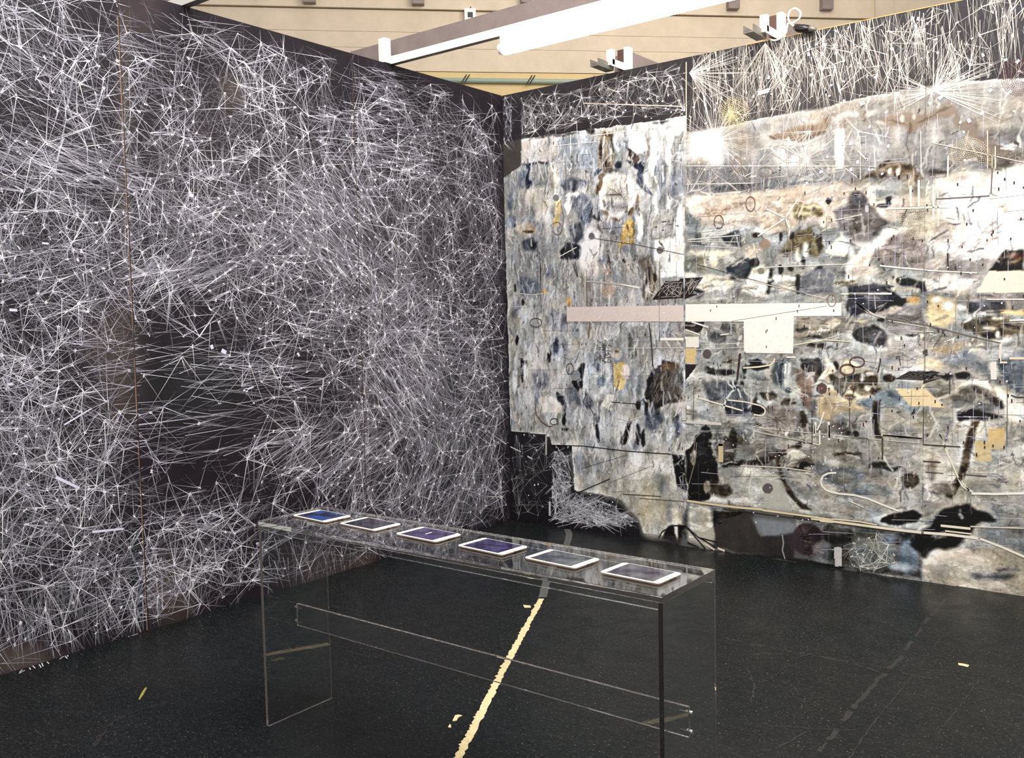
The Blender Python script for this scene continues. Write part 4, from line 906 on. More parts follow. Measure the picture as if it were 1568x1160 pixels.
# strokes, cables, rods
W_ = (238, 234, 224)
for z, pts, w_, c_ in [
 ('D', [(620,555),(755,620)], .008, (244,238,226)), ('D', [(850,480),(755,620),(560,750)], .008, (244,238,226)), ('D', [(755,620),(785,690)], .008, (240,234,222)),
 ('D', [(50,380),(530,372)], .004, W_), ('D', [(50,250),(1346,252)], .0035, W_), ('D', [(60,775),(430,742)], .005, W_), ('D', [(60,788),(420,790)], .003, W_), ('D', [(90,815),(420,835)], .003, W_),
 ('D', [(600,970),(1250,945)], .004, W_), ('D', [(130,950),(900,1160)], .003, (70,64,60)), ('D', [(755,640),(790,940)], .003, (110,96,84)), ('D', [(1060,645),(1300,595)], .004, W_),
 ('E', [(260,555),(710,541)], .009, W_), ('E', [(440,390),(440,540)], .011, W_), ('E', [(497,350),(497,545)], .011, W_), ('E', [(220,958),(380,975),(550,988)], .008, W_), ('E', [(555,992),(910,1010)], .006, W_),
 ('E', [(590,85),(1244,225)], .0045, (226,210,196)), ('E', [(0,253),(185,254)], .004, W_), ('E', [(620,485),(1000,462)], .006, (116,106,98)), ('E', [(700,870),(708,990)], .009, (70,58,52)),
 ('E', [(1020,265),(1010,440)], .006, (120,108,100)), ('E', [(600,380),(600,640)], .010, W_), ('E', [(632,430),(635,680)], .006, W_), ('E', [(1018,170),(1018,270)], .005, (200,190,160)), ('E', [(1040,110),(1040,270)], .004, W_),
 ('E', [(180,110),(186,260)], .005, W_), ('E', [(65,145),(130,210)], .007, W_), ('E', [(130,195),(128,215)], .012, W_), ('E', [(985,0),(985,270)], .005, (220,206,190)), ('E', [(850,0),(815,180)], .004, (214,196,170)),
 ('E', [(510,0),(512,300)], .003, W_), ('E', [(705,180),(702,370)], .008, W_), ('E', [(830,350),(820,450)], .018, (250,248,242)), ('E', [(1095,270),(1095,360)], .006, W_),
 ('F', [(90,290),(210,328)], .010, W_), ('F', [(45,345),(150,382)], .009, W_), ('F', [(295,382),(355,375)], .008, W_), ('F', [(150,455),(460,440)], .003, W_), ('F', [(120,487),(460,470)], .003, W_),
 ('F', [(375,285),(1050,178)], .003, (90,78,66)), ('F', [(540,5),(1040,125)], .004, (228,220,204)), ('F', [(820,455),(900,440),(1040,418),(1220,430)], .006, (232,222,194)), ('F', [(1020,418),(1150,380)], .004, (232,222,194)),
 ('F', [(455,617),(560,610),(640,598),(670,580),(680,550)], .009, (240,228,200)), ('F', [(120,825),(450,920)], .009, (240,234,214)), ('F', [(330,843),(470,858),(580,885),(612,910),(610,940),(590,957),(530,948)], .008, (240,234,214)),
 ('F', [(540,1070),(950,1155)], .004, (238,228,204)), ('F', [(315,910),(330,850),(370,790),(400,765)], .014, (214,216,212)), ('F', [(400,770),(350,730),(348,700)], .013, (206,208,206)), ('F', [(400,765),(385,735),(380,695)], .014, (206,208,206)),
 ('F', [(415,765),(430,790),(440,830)], .012, (206,208,206)), ('F', [(460,760),(470,790),(490,810)], .012, (200,202,200)), ('F', [(550,1040),(1346,1120)], .004, (220,214,196)), ('F', [(1255,150),(1346,225)], .010, (214,206,196)),
 ('F', [(945,920),(945,1160)], .005, (70,60,52)), ('F', [(1212,830),(1212,1040)], .005, (100,70,64)), ('F', [(1150,92),(1346,94)], .007, W_), ('F', [(765,541),(825,541)], .009, W_),
 ('F', [(970,1000),(965,1080)], .013, W_), ('F', [(1000,1060),(1000,1160)], .009, W_), ('F', [(1063,1000),(1066,1130)], .013, W_), ('F', [(1030,930),(1000,1020),(980,1060)], .008, W_), ('F', [(105,760),(100,1000)], .004, (70,66,62)),
 ('G', [(0,90),(305,90)], .010, W_), ('G', [(45,148),(110,200),(180,240),(260,262)], .010, (206,198,188)), ('G', [(260,262),(540,310),(900,400),(1080,440)], .006, (120,112,104)), ('G', [(280,280),(560,330)], .004, (222,216,206)),
 ('G', [(180,90),(190,200)], .006, (180,174,168)), ('G', [(1080,440),(1072,570)], .013, (224,218,206)), ('G', [(1072,578),(1125,578)], .010, (224,214,190)), ('G', [(1140,549),(1244,549)], .012, (228,214,180)), ('G', [(1025,580),(1030,700)], .028, (228,224,214)),
 ('G', [(540,320),(540,640)], .004, (110,102,96)), ('G', [(0,555),(210,577)], .004, (200,196,190)), ('G', [(205,650),(222,580)], .008, (60,54,50)), ('G', [(355,530),(368,600)], .005, (70,64,60)), ('G', [(430,356),(600,360)], .004, (230,220,200)),
 ('G', [(240,1095),(525,1118)], .010, (236,226,204)), ('G', [(0,1108),(500,1150)], .005, (200,196,184)), ('G', [(640,1080),(690,1170)], .007, (232,220,190)), ('G', [(690,340),(600,470)], .004, (100,92,84)), ('G', [(1125,700),(1125,1160)], .004, (120,112,104)),
 ('G', [(1150,810),(1190,825),(1244,825)], .007, (70,66,64)), ('G', [(1140,280),(1244,275)], .008, W_), ('G', [(980,130),(1244,130)], .006, W_), ('G', [(530,830),(530,1160)], .003, (60,56,52)), ('G', [(718,690),(715,800)], .007, (80,74,68)),
 ('G', [(905,240),(905,440)], .005, (130,122,112)), ('G', [(760,60),(760,250)], .004, (180,166,140)), ('G', [(850,100),(850,240)], .004, (120,112,104)),
 ('H', [(35,345),(140,360),(260,375),(380,385)], .013, (222,206,164)), ('H', [(380,388),(560,412),(700,432)], .011, (226,210,170)), ('H', [(600,430),(740,445),(870,462)], .016, (230,218,184)), ('H', [(870,462),(1000,478),(1108,490)], .014, (238,230,206)),
 ('H', [(700,428),(820,440),(900,455)], .007, (240,226,190)), ('H', [(1112,490),(1240,500),(1360,516)], .014, (240,234,216)), ('H', [(1370,518),(1460,552),(1575,602)], .012, (240,232,214)), ('H', [(1190,458),(1325,472)], .013, (236,228,206)),
 ('H', [(1210,482),(1330,496)], .008, (230,220,196)), ('H', [(1325,462),(1568,470)], .007, (214,208,192)), ('H', [(200,380),(420,410),(640,438)], .006, (60,48,38)), ('H', [(700,446),(1108,500)], .005, (70,58,46)),
 ('H', [(715,218),(680,220),(655,232),(644,256),(652,280),(670,298),(720,312),(800,320),(860,336),(930,365),(1000,392)], .011, (240,236,222)),
 ('H', [(1330,312),(1440,314),(1570,311)], .013, (242,238,226)), ('H', [(1185,40),(1220,130),(1270,240),(1320,300)], .008, (236,228,204)), ('H', [(1270,240),(1290,280),(1335,305)], .012, (226,220,204)),
 ('H', [(920,46),(1105,63)], .010, (234,226,206)), ('H', [(350,30),(640,92)], .006, (230,220,196)), ('H', [(280,185),(480,195),(600,212)], .006, (220,212,190)), ('H', [(600,80),(600,190)], .003, (90,84,78)), ('H', [(1110,165),(1190,170)], .006, (50,44,40)),
 ('H', [(1110,90),(1280,100)], .006, (60,54,48)), ('H', [(1120,215),(1200,220)], .004, (60,54,48)), ('H', [(1300,225),(1400,235)], .004, (80,72,64)), ('H', [(925,60),(925,158)], .009, (74,66,58)), ('H', [(470,500),(475,540),(470,570),(482,610)], .008, (150,150,148)),
 ('H', [(770,345),(840,375)], .006, (230,226,214)), ('H', [(340,20),(340,60)], .010, (210,204,190)), ('H', [(615,0),(615,50)], .010, (226,222,212)), ('H', [(683,0),(683,60)], .010, (226,222,212)),
 ('H', [(178,90),(200,90)], .02, (206,190,150)), ('H', [(190,85),(190,170)], .034, (206,190,150)), ('H', [(60,160),(75,60),(105,30)], .004, (150,140,130)), ('H', [(45,270),(75,160),(80,80)], .004, (150,140,130)),
 ('C', [(560,510),(780,415)], .006, (40,38,38)), ('C', [(780,440),(1070,325)], .002, (80,76,70)), ('C', [(870,520),(1130,535)], .005, (80,66,48)), ('C', [(985,548),(1290,570)], .004, (90,76,58)), ('C', [(580,345),(900,250)], .0025, (80,78,76)),
 ('C', [(355,182),(600,190),(900,225),(1200,246)], .006, (32,26,26)), ('C', [(368,570),(368,668)], .016, (206,208,212)), ('C', [(343,115),(343,250)], .014, (190,184,176)),
 ('C', [(98,195),(170,230)], .008, (214,212,210)), ('C', [(215,260),(250,280)], .010, (214,212,210)), ('C', [(1115,820),(1140,775),(1215,735),(1300,738),(1380,810),(1500,880)], .008, (30,26,26)), ('C', [(1300,738),(1440,900)], .010, (30,26,26)),
 ('C', [(1400,820),(1520,850)], .008, (30,26,26)), ('C', [(1310,850),(1390,888)], .010, (30,26,26)), ('C', [(1430,860),(1500,905)], .014, (226,214,196)), ('C', [(1520,890),(1568,910)], .014, (226,214,196)),
 ('A', [(570,1120),(780,1140),(910,1165)], .006, W_), ('A', [(620,848),(900,890),(1190,950)], .0035, (80,70,66)), ('A', [(400,965),(510,905)], .006, W_), ('A', [(380,230),(400,290),(385,340)], .006, W_), ('A', [(472,190),(472,310)], .007, W_),
 ('A', [(350,265),(640,235)], .004, W_), ('A', [(600,200),(950,150)], .004, W_), ('A', [(255,340),(300,480)], .005, W_), ('A', [(1040,970),(1040,1160)], .003, (120,112,106)), ('A', [(410,620),(430,720),(420,800),(400,830)], .004, (110,96,76)),
 ('A', [(490,1020),(515,1090)], .007, (50,46,46)), ('A', [(280,970),(280,1160)], .005, (90,84,82)), ('A', [(100,950),(100,1060)], .006, (86,80,78)),
 ('B', [(300,180),(380,100)], .004, (226,222,214)), ('B', [(110,200),(230,212),(330,200)], .004, W_), ('B', [(590,125),(800,145),(915,165)], .006, W_), ('B', [(945,185),(1000,210)], .005, W_), ('B', [(970,390),(985,520),(995,670)], .008, (44,44,44)),
 ('B', [(593,382),(588,485)], .010, (128,100,60)), ('B', [(1040,493),(1189,493)], .018, (244,240,232)), ('B', [(810,550),(1189,548)], .003, W_), ('B', [(1035,0),(1035,500)], .003, (110,102,96)), ('B', [(730,890),(920,905)], .005, (60,52,50)),
 ('B', [(250,900),(250,960),(280,1010),(330,1045),(360,1045)], .008, (110,84,72)), ('B', [(575,890),(620,970),(620,1050)], .005, (50,48,52)), ('B', [(880,910),(1000,830)], .004, (60,56,54)), ('B', [(500,0),(520,100)], .006, (60,56,56)),
 ('B', [(575,60),(575,280)], .005, (90,76,66)), ('B', [(280,20),(280,120)], .008, (60,54,52)), ('B', [(115,20),(135,100)], .005, (70,64,64)), ('B', [(90,288),(200,285)], .003, W_), ('B', [(760,990),(840,1010),(920,985)], .004, W_),
 ('P', [(893,158),(1049,163)], .006, (214,200,186)), ('P', [(1051,95),(1051,204)], .007, (200,188,176))]:
    zl(z, pts, w_, c_)
mk.poly(conv('F', [(45,988),(300,1005),(300,1025),(45,1010)]), (214, 210, 200))
mk.poly(conv('F', [(425,515),(443,512),(420,700),(405,712)]), (62, 46, 42))
mk.poly(conv('P', [(1160,140),(1178,135),(1178,141),(1161,146)]), (246, 242, 234))
for _ in range(120):        # beige scratches over the dark head
    x = rng.uniform(1020, 1185); y = rng.uniform(690, 860); zl('B', [(x, y), (x-rng.uniform(6, 30), y+rng.uniform(20, 60))], .0016, (140, 128, 114))
for _ in range(80):         # black hairs
    x = rng.uniform(640, 740); y = rng.uniform(500, 640); a = rng.uniform(0, 6.28); zl('B', [(x, y), (x+26*math.cos(a), y+20*math.sin(a))], .002, (60, 58, 60))
# fine scratches, ticks and specks
for _ in range(420):
    x = rng.uniform(1056, 1700); y = rng.uniform(170, 720); L = rng.uniform(6, 60); p, q = conv('P', [(x, y), (x+rng.normal(0, 1), y+L)]); b_ = rng.choice([235, 225, 90, 200]); mk.seg(p, q, .0016, .0012, G(b_), G(b_))
for _ in range(260):
    x = rng.uniform(785, 1560); y = rng.uniform(230, 850); L = rng.uniform(8, 70); p, q = conv('P', [(x, y), (x+L, y+rng.normal(0, 2)+L*(.0 if y > 450 else -.1))]); b_ = rng.choice([235, 225, 70, 210])
    if (p[0]-1.485)*(q[0]-1.485) > 0 and PALE[int(max(0, min(NZ-1, p[1]/STEP))), int(min(NS-1, p[0]/STEP))]: mk.seg(p, q, .0018, .0012, G(b_), G(b_))
for _ in range(300):
    x = rng.uniform(786, 1050); y = rng.uniform(215, 680); L = rng.uniform(6, 50); p, q = conv('P', [(x, y), (x+rng.normal(0, 1.5), y+L)]); b_ = rng.choice([235, 60, 90, 210]); mk.seg(p, q, .0022, .0012, G(b_), G(b_))
for _ in range(150):
    x = rng.uniform(1230, 1640); y = rng.uniform(255, 700); p, q = conv('P', [(x, y), (x, y+rng.uniform(3, 6))]); mk.seg(p, q, .007, .007, (66, 40, 36), (66, 40, 36), .003)
for _ in range(60):
    x = rng.uniform(800, 1230); y = rng.uniform(450, 700); p, q = conv('P', [(x, y), (x, y+rng.uniform(3, 5))]); mk.seg(p, q, .006, .006, (50, 46, 48), (50, 46, 48), .003)
def specks(n, x0, x1, y0, y1, s0, s1, c_=250):
    for _ in range(n):
        c0 = hitR(rng.uniform(x0, x1), rng.uniform(y0, y1)); s_ = rng.uniform(s0, s1); t = rng.uniform(0, 3); v = np.array([math.cos(t), math.sin(t)])*s_
        mk.seg(c0-v, c0+v, s_*1.6, s_*1.3, G(c_), G(c_), .0031)
specks(34, 1200, 1568, 60, 270, .005, .013); specks(22, 1060, 1568, 20, 160, .004, .010); specks(120, 1060, 1568, 280, 700, .002, .005); specks(70, 1150, 1300, 650, 800, .002, .005, 236)
specks(60, 790, 1050, 230, 690, .002, .005); specks(20, 785, 960, 660, 790, .003, .007, 235); specks(24, 870, 1050, 150, 190, .003, .007)
for cx, cy, R_, n_, col in [(1406,335,26,9,(226,214,180)),(1485,246,30,10,(226,206,160)),(1235,825,24,8,(98,70,86)),(1560,118,24,8,(104,56,56)),(1376,516,26,8,(170,168,164)),(1125,172,20,8,(216,204,150))]:
    for k in range(2, n_+2):                      # dotted mandalas
        rr = R_*k/n_; m_ = int(rr*2.1)
        for j in range(m_):
            a = 2*math.pi*j/m_+k*.2
            if cy == 246 and math.sin(a) > .2: continue
            if (cx, cy) == (1376, 516) and math.cos(a) < -.8: continue
            c0 = hitR(cx+rr*math.cos(a), cy+rr*math.sin(a)*1.05); mk.seg(c0-[.002, 0], c0+[.002, 0], .004, .004, np.array(col), np.array(col), .0032)
# webs at the foot of the wall
network(mk, region_hubs(34, [(784,664),(838,672),(838,790),(784,786)], .05), .10, 6, hitR, tone=(150, 80), warm=(1, 1, 1), w=(.0026, .0014))
network(mk, region_hubs(46, [(845,688),(872,690),(876,780),(846,790)], .028), .06, 7, hitR, tone=(215, 150), warm=(1, 1, 1.02), w=(.003, .002))
network(mk, region_hubs(60, [(848,790),(880,762),(930,766),(960,785),(975,808),(900,802),(850,796)], .03), .07, 7, hitR, tone=(215, 150), warm=(1, 1, 1.02), w=(.003, .002), aniso=lambda h: (math.radians(-10), .6))
for spec in [(905,790,45,14,-18,40,70),(930,795,40,12,20,36,60),(890,765,30,10,-30,26,50),(860,735,14,40,70,26,50)]: bundle(mk, hitR, spec, tone=(225, 170), warm=(1, 1, 1.02), w=.003)
network(mk, region_hubs(46, [(1300,845),(1310,822),(1345,812),(1375,845),(1380,862),(1340,872),(1305,866)], .035), .07, 7, hitR, tone=(216, 160), warm=(1, .99, .94), w=(.0024, .0014))
network(mk, region_hubs(14, [(1028,700),(1050,700),(1050,790),(1040,790)], .04), .05, 4, hitR, tone=(190, 120), warm=(1, 1, 1))

mr = empty('mural', (2.22, 0, 0)); tag(mr, 'large grey, cream and black painted collage mural on the right wall', 'mural')
for k in range(3):
    i0 = int(round(SEAM[k]/STEP)); i1 = min(NS-1, int(round(SEAM[k+1]/STEP)))
    s = SS[:, i0:i1+1].copy(); s[:, 0] += .0005; s[:, -1] -= .0005; z_ = ZZ[:, i0:i1+1]; nz, ns = s.shape; nn = s.size
    z_ = z_.copy(); z_[-1] = WH
    P = np.stack([s.ravel(), np.zeros(nn), z_.ravel()], 1); ii = np.arange(nn).reshape(nz, ns)
    Fq = np.stack([ii[:-1, :-1], ii[:-1, 1:], ii[1:, 1:], ii[1:, :-1]], -1).reshape(-1, 4)
    bV, bF = box(s.min(), s.max(), .0002, .018, 0, WH)
    V = np.concatenate([P, np.array(bV)]); F = np.concatenate([Fq, np.array(bF)+nn]); cc = np.concatenate([IMG[:, i0:i1+1].reshape(-1, 3), np.tile([104., 82., 60.], (8, 1))])
    pn = mesh_obj('panel', V, F, M_paint, mr, cols=cc)
    mk.build('drawn_marks', pn, s.min(), s.max(), 'R')

# ------------------------------------------------------------------ concrete hall wall behind
DV = np.array([.70462621, .70957868, 0]); CV = np.array([-3.6463557, 4.7476878, 0]); NV = np.cross(DV, [0, 0, 1])
if NV@(CAM-CV) < 0: NV = -NV
def bk(t, z, o): return tuple(CV+DV*t+NV*o+np.array([0, 0, z]))
def bbox(t0, t1, z0, z1, o0, o1):
    V = [bk(t, z, o) for z in (z0, z1) for o in (o0, o1) for t in (t0, t1)]
    return V, [(0, 2, 3, 1), (4, 5, 7, 6), (0, 1, 5, 4), (2, 6, 7, 3), (0, 4, 6, 2), (1, 3, 7, 5)]
V, F = bbox(-8, 14, 0, 7.2, -.4, -.04); wb = tag(mesh_obj('wall_back', V, F, M_conc), kind='structure')
zs = [4.905, 5.21, 5.42, 5.71, 6.4, 7.2]
for a, b_ in zip(zs[:-1], zs[1:]):
    V, F = bbox(-8, 14, a+(.006 if abs(a-5.71) < .01 else .002), b_-(.006 if abs(b_-5.71) < .01 else .002), -.04, .0 if b_ < 5.72 else .05); mesh_obj('plank', V, F, M_conc, wb)
V, F = bbox(-8, 14, 0, 4.90, -.04, -.012); mesh_obj('panel', V, F, M_conc2, wb)
V, F = bbox(5.35, 5.62, 5.2, 7.2, -.02, .09); mesh_obj('pilaster', V, F, M_conc, wb)
# conduit with straps
cp = mesh_obj('conduit_pipe', *tube([bk(-6, 4.78, .03), bk(9, 4.78, .03)], .034, 10), M_pipe, smooth=True)
tag(cp, 'long grey-green conduit pipe along the foot of the pale concrete', 'pipe')
for t in (-1.9, -.6, .3, 1.17, 2.2):
    V, F = join([tube([bk(t-.02, 4.73, .06), bk(t+.06, 4.85, .07)], .009, 6), tube([bk(t+.02, 4.73, .06), bk(t+.10, 4.85, .07)], .009, 6)]); mesh_obj('strap', V, F, M_dark, cp)
# stubs on the concrete
for i, (t, z, h_, lab) in enumerate([(-2.60, 5.74, .22, 'small brown block on the concrete, leftmost of the row along the top edge'),
                                (-1.17, 5.75, .22, 'small brown block on the concrete, above and left of the white sensor box'),
                                (.30, 5.80, .22, 'small brown block on the concrete, just above the diagonal grey beam'),
                                (3.22, 5.78, .20, 'small brown block on the concrete, between the lit tube and the looped cable'),
                                (4.60, 5.80, .20, 'small brown block on the concrete, rightmost, above the black plug')]):
    e = empty('wall_block', bk(t, z, .05)); tag(e, lab, 'block', 'blocks along the concrete wall')
    V, F = bbox(t-.08, t+.08, z, z+h_, .05, .16); mesh_obj('block_body', V, F, M_beam, e)
    V, F = bbox(t-.09, t+.09, z+h_-.03, z+h_+.01, .05, .19); mesh_obj('lit_top', V, F, M_conc2, e)  # pale plate added to imitate light catching the block's top
e = empty('sensor_box', bk(-.46, 5.5, 0)); tag(e, 'small white box with a black square face on the concrete wall', 'sensor')
V, F = bbox(-.55, -.40, 5.52, 5.72, .01, .10); mesh_obj('case', V, F, M_white, e)
V, F = bbox(-.51, -.44, 5.60, 5.67, .10, .106); mesh_obj('lens', V, F, M_dark, e)
V, F = tube([bk(-.47, 5.72, .05), bk(-.45, 5.80, .03), bk(-.46, 5.9, .01)], .012, 6); mesh_obj('wire', V, F, M_brown, e)

# ------------------------------------------------------------------ roof beams over the booth
def xbeam(y, x0, x1, label, post=True):
    e = empty('roof_beam', (x0, y, WH)); tag(e, label, 'beam')
    zb = WH+.003
    V, F = join([box(x0, x1, y, y+.048, zb, zb+.006), box(x0, x1, y+.042, y+.048, zb+.006, 3.356)]); mesh_obj('steel_channel', V, F, M_beam, e)
    V, F = box(.0 if post else x0, x1, y-.005, y-.0005, zb-.003, 3.238); mesh_obj('white_lip', V, F, M_white, e)
    if post:
        V, F = box(-.045, .012, y-.062, y-.006, WH+.001, 3.345, .003); mesh_obj('end_post', V, F, M_white, e)
    return e
b1 = xbeam(-1.157, -.42, 5.6, 'grey steel beam with a white lip crossing above the corner, carrying the lit tube')
b2 = xbeam(-2.66, -.42, 5.6, 'grey beam end showing at the top left above the black wall', post=False)
e = empty('tube_lamp', (1.7, -1.2, 3.1)); tag(e, 'bright glowing fluorescent tube hung under the grey beam', 'lamp')
V, F = tube([(.955, -1.19, 3.10), (2.50, -1.19, 3.10)], .036, 16); mesh_obj('tube', V, F, M_tube, e, smooth=True)
for x0, x1, xb in ((.925, .957, .93), (2.498, 2.53, 2.505)):
    V, F = join([tube([(x0, -1.19, 3.10), (x1, -1.19, 3.10)], .030, 14), box(xb, xb+.02, -1.20, -1.162, 3.12, 3.186)]); mesh_obj('end_cap', V, F, M_white, e)
V, F = box(.95, 2.5, -1.21, -1.163, 3.142, 3.188); mesh_obj('batten', V, F, M_white, e)

def ybeam(x, label, y0=0.0):
    """beam running back over the right wall: grey-brown box, white forked saddle, dark web between, grey tray in front"""
    e = empty('beam_end', (x, 0, WH)); tag(e, label, 'beam', 'beam ends on the right wall')
    mesh_obj('beam_box', *box(x-.11, x+.035, .062, 2.6, WH+.014, WH+.125), M_beam, e)
    mesh_obj('forked_end', *join([box(x, x+.038, y0, .055, WH+.002, WH+.152, .002), box(x-.045, x, -.145, -.11, WH+.012, WH+.112, .002), box(x-.006, x, -.145, y0+.001, WH+.004, WH+.05)]), M_white, e)
    mesh_obj('inner_web', *box(x-.05, x-.004, .004, .05, WH+.016, WH+.142), M_brown, e)
    mesh_obj('cable_tray', *join([box(x-.035, x-.031, -.27, -.075, WH-.012, WH+.034), box(x-.09, x-.035, -.27, -.075, WH-.012, WH-.007), box(x-.094, x-.09, -.27, -.075, WH-.012, WH+.034)]), M_tray, e)
    return e
ybeam(1.045, 'white forked beam end on the right wall, near the corner')
ybeam(2.11, 'white forked beam end on the right wall, beside the looped cable')
e = empty('cable', (2.25, -.02, WH)); tag(e, 'cream cable looped beside a forked beam end, with a black plug', 'cable')
def rp(px, py, y):
    d = rays(np.array(px*1.), np.array(py*1.)); t = (y-CAM[1])/d[1]; return CAM+d*t
pts = [rp(x, y, -.035) for x, y in [(1177,59),(1186,62),(1196,58),(1203,51),(1205,42),(1207,36),(1216,34),(1224,28),(1226,20),(1222,15),(1216,13),(1210,17),(1207,24),(1208,32),(1213,38),(1218,41)]]
from mathutils import geometry
def smooth(p, n=4):
    o = []
    for i in range(len(p)-1):
        a, b_, c_, d_ = p[max(i-1, 0)], p[i], p[i+1], p[min(i+2, len(p)-1)]
        for k in range(n):
            t = k/n; o.append(.5*((2*b_)+(-a+c_)*t+(2*a-5*b_+4*c_-d_)*t*t+(-a+3*b_-3*c_+d_)*t**3))
    return o+[p[-1]]
mesh_obj('flex', *tube(smooth(pts), .0052, 8), M_cable, e, smooth=True)
q = [rp(x, y, -.03) for x, y in [(1217,41),(1222,43),(1231,44),(1239,44)]]; mesh_obj('plug', *tube(q, [.018, .024, .025, .020], 12), M_rub, e, smooth=True)
q = [rp(x, y, -.03) for x, y in [(1239,44),(1244,44),(1250,45)]]; mesh_obj('collar', *tube(q, [.018, .017, .008], 12), M_tray, e, smooth=True)

# ------------------------------------------------------------------ acrylic table
TX0, TX1, TY0, TY1, TH = 1.417, 3.142, -3.371, -3.050, .80
tb = empty('acrylic_table', ((TX0+TX1)/2, (TY0+TY1)/2, 0)); tag(tb, 'clear acrylic display table with slab legs, standing on the black floor', 'table')
def slab(name, x0, x1, y0, y1, z0, z1, thin, parent=tb, em=None):
    """clear slab; faces other than the two broad ones (axis thin) are sawn edges"""
    V, F = box(x0, x1, y0, y1, z0, z1, .0012); V = np.array(V); fm = []
    for f in F:
        p = V[list(f)]; n = np.cross(p[1]-p[0], p[2]-p[1]); n /= (np.linalg.norm(n)+1e-12); fm.append(0 if abs(n[thin]) > .9 else 1)
    return mesh_obj(name, V, F, [M_acr, em or M_acre], parent, fmat=fm)
slab('tabletop', TX0, TX1, TY0, TY1, TH-.018, TH, 2, em=glass('top_acrylic_edge', .13))
slab('leg', TX0, TX0+.014, TY0, TY1, 0.0005, TH-.0185, 0); slab('leg', TX1-.014, TX1, TY0, TY1, 0.0005, TH-.0185, 0, em=M_acrl)
slab('apron', TX0+.0145, TX1-.0145, TY0+.001, TY0+.013, TH-.040, TH-.0185, 1); slab('apron', TX0+.0145, TX1-.0145, TY1-.013, TY1-.001, TH-.040, TH-.0185, 1)
st = slab('stretcher', TX0+.0145, TX1-.0145, -3.217, -3.205, .354, .442, 1)
for x0, sg in ((TX0, 1), (TX1, -1)):
    for z in (.425, .370):
        V, F = join([tube([(x0-sg*.002, -3.211, z), (x0+sg*.045, -3.211, z)], .0024, 8), tube([(x0-sg*.004, -3.211, z), (x0+sg*.001, -3.211, z)], .0065, 10)])
        mesh_obj('bolt', V, F, M_bolt, tb)

# ------------------------------------------------------------------ tablets
def screen_mat(name, c0, c1, estr, scale):
    m = bpy.data.materials.new(name); m.use_nodes = True; nt = m.node_tree; b = nt.nodes['Principled BSDF']
    b.inputs['Base Color'].default_value = lin((14, 13, 20)); b.inputs['Roughness'].default_value = .06; b.inputs['Specular IOR Level'].default_value = .5
    tc = nt.nodes.new('ShaderNodeTexCoord'); n = nt.nodes.new('ShaderNodeTexNoise'); n.inputs['Scale'].default_value = scale; n.inputs['Detail'].default_value = 6
    r = nt.nodes.new('ShaderNodeValToRGB'); r.color_ramp.elements[0].position = .42; r.color_ramp.elements[1].position = .72
    r.color_ramp.elements[0].color = lin(c0); r.color_ramp.elements[1].color = lin(c1)
    nt.links.new(tc.outputs['Object'], n.inputs[0]); nt.links.new(n.outputs[0], r.inputs[0]); nt.links.new(r.outputs[0], b.inputs['Emission Color']); b.inputs['Emission Strength'].default_value = estr
    return m
SC = [screen_mat('screen_blue', (20, 22, 44), (46, 90, 170), 1, 14), screen_mat('screen_dark', (20, 18, 28), (60, 56, 74), 1, 24), screen_mat('screen_violet', (38, 24, 66), (92, 72, 130), 1, 16),
      screen_mat('screen_indigo', (30, 22, 60), (86, 76, 124), 1, 30), screen_mat('screen_grey', (52, 56, 66), (120, 124, 128), 1, 22), screen_mat('screen_slate', (60, 58, 72), (132, 128, 128), 1, 18)]
TL_ = ['white tablet with a blue-lit dark screen, leftmost on the acrylic table', 'white tablet with a nearly black screen, second from the left on the table',
       'white tablet with a violet screen and a thin pale mark, third from the left', 'white tablet with a deep indigo speckled screen, third from the right end',
       'white tablet with a grey screen and a green streak, second from the right', 'white tablet with a pale slate screen, at the right end of the table']
def rrect(lx, ly, r, n=5):
    o = []
    for cx, cy, a0 in ((lx-r, ly-r, 0), (-lx+r, ly-r, 90), (-lx+r, -ly+r, 180), (lx-r, -ly+r, 270)):
        for k in range(n+1): a = math.radians(a0+90*k/n); o.append((cx+r*math.cos(a), cy+r*math.sin(a)))
    return o
def prism(out, zz, sc_=None):
    V = []; F = []; n = len(out[0])
    for o_, z in zip(out, zz): V += [(x, y, z) for x, y in o_]
    for k in range(len(out)-1):
        for i in range(n): F.append((k*n+i, k*n+(i+1) % n, (k+1)*n+(i+1) % n, (k+1)*n+i))
    F.append(tuple(range(n))[::-1]); F.append(tuple((len(out)-1)*n+i for i in range(n))); return V, F
TB = [(1.58, -3.198, -3.5), (1.842, -3.195, -3.3), (2.137, -3.200, -2.9), (2.431, -3.210, -4.3), (2.709, -3.214, -4.0), (2.989, -3.221, -3.0)]
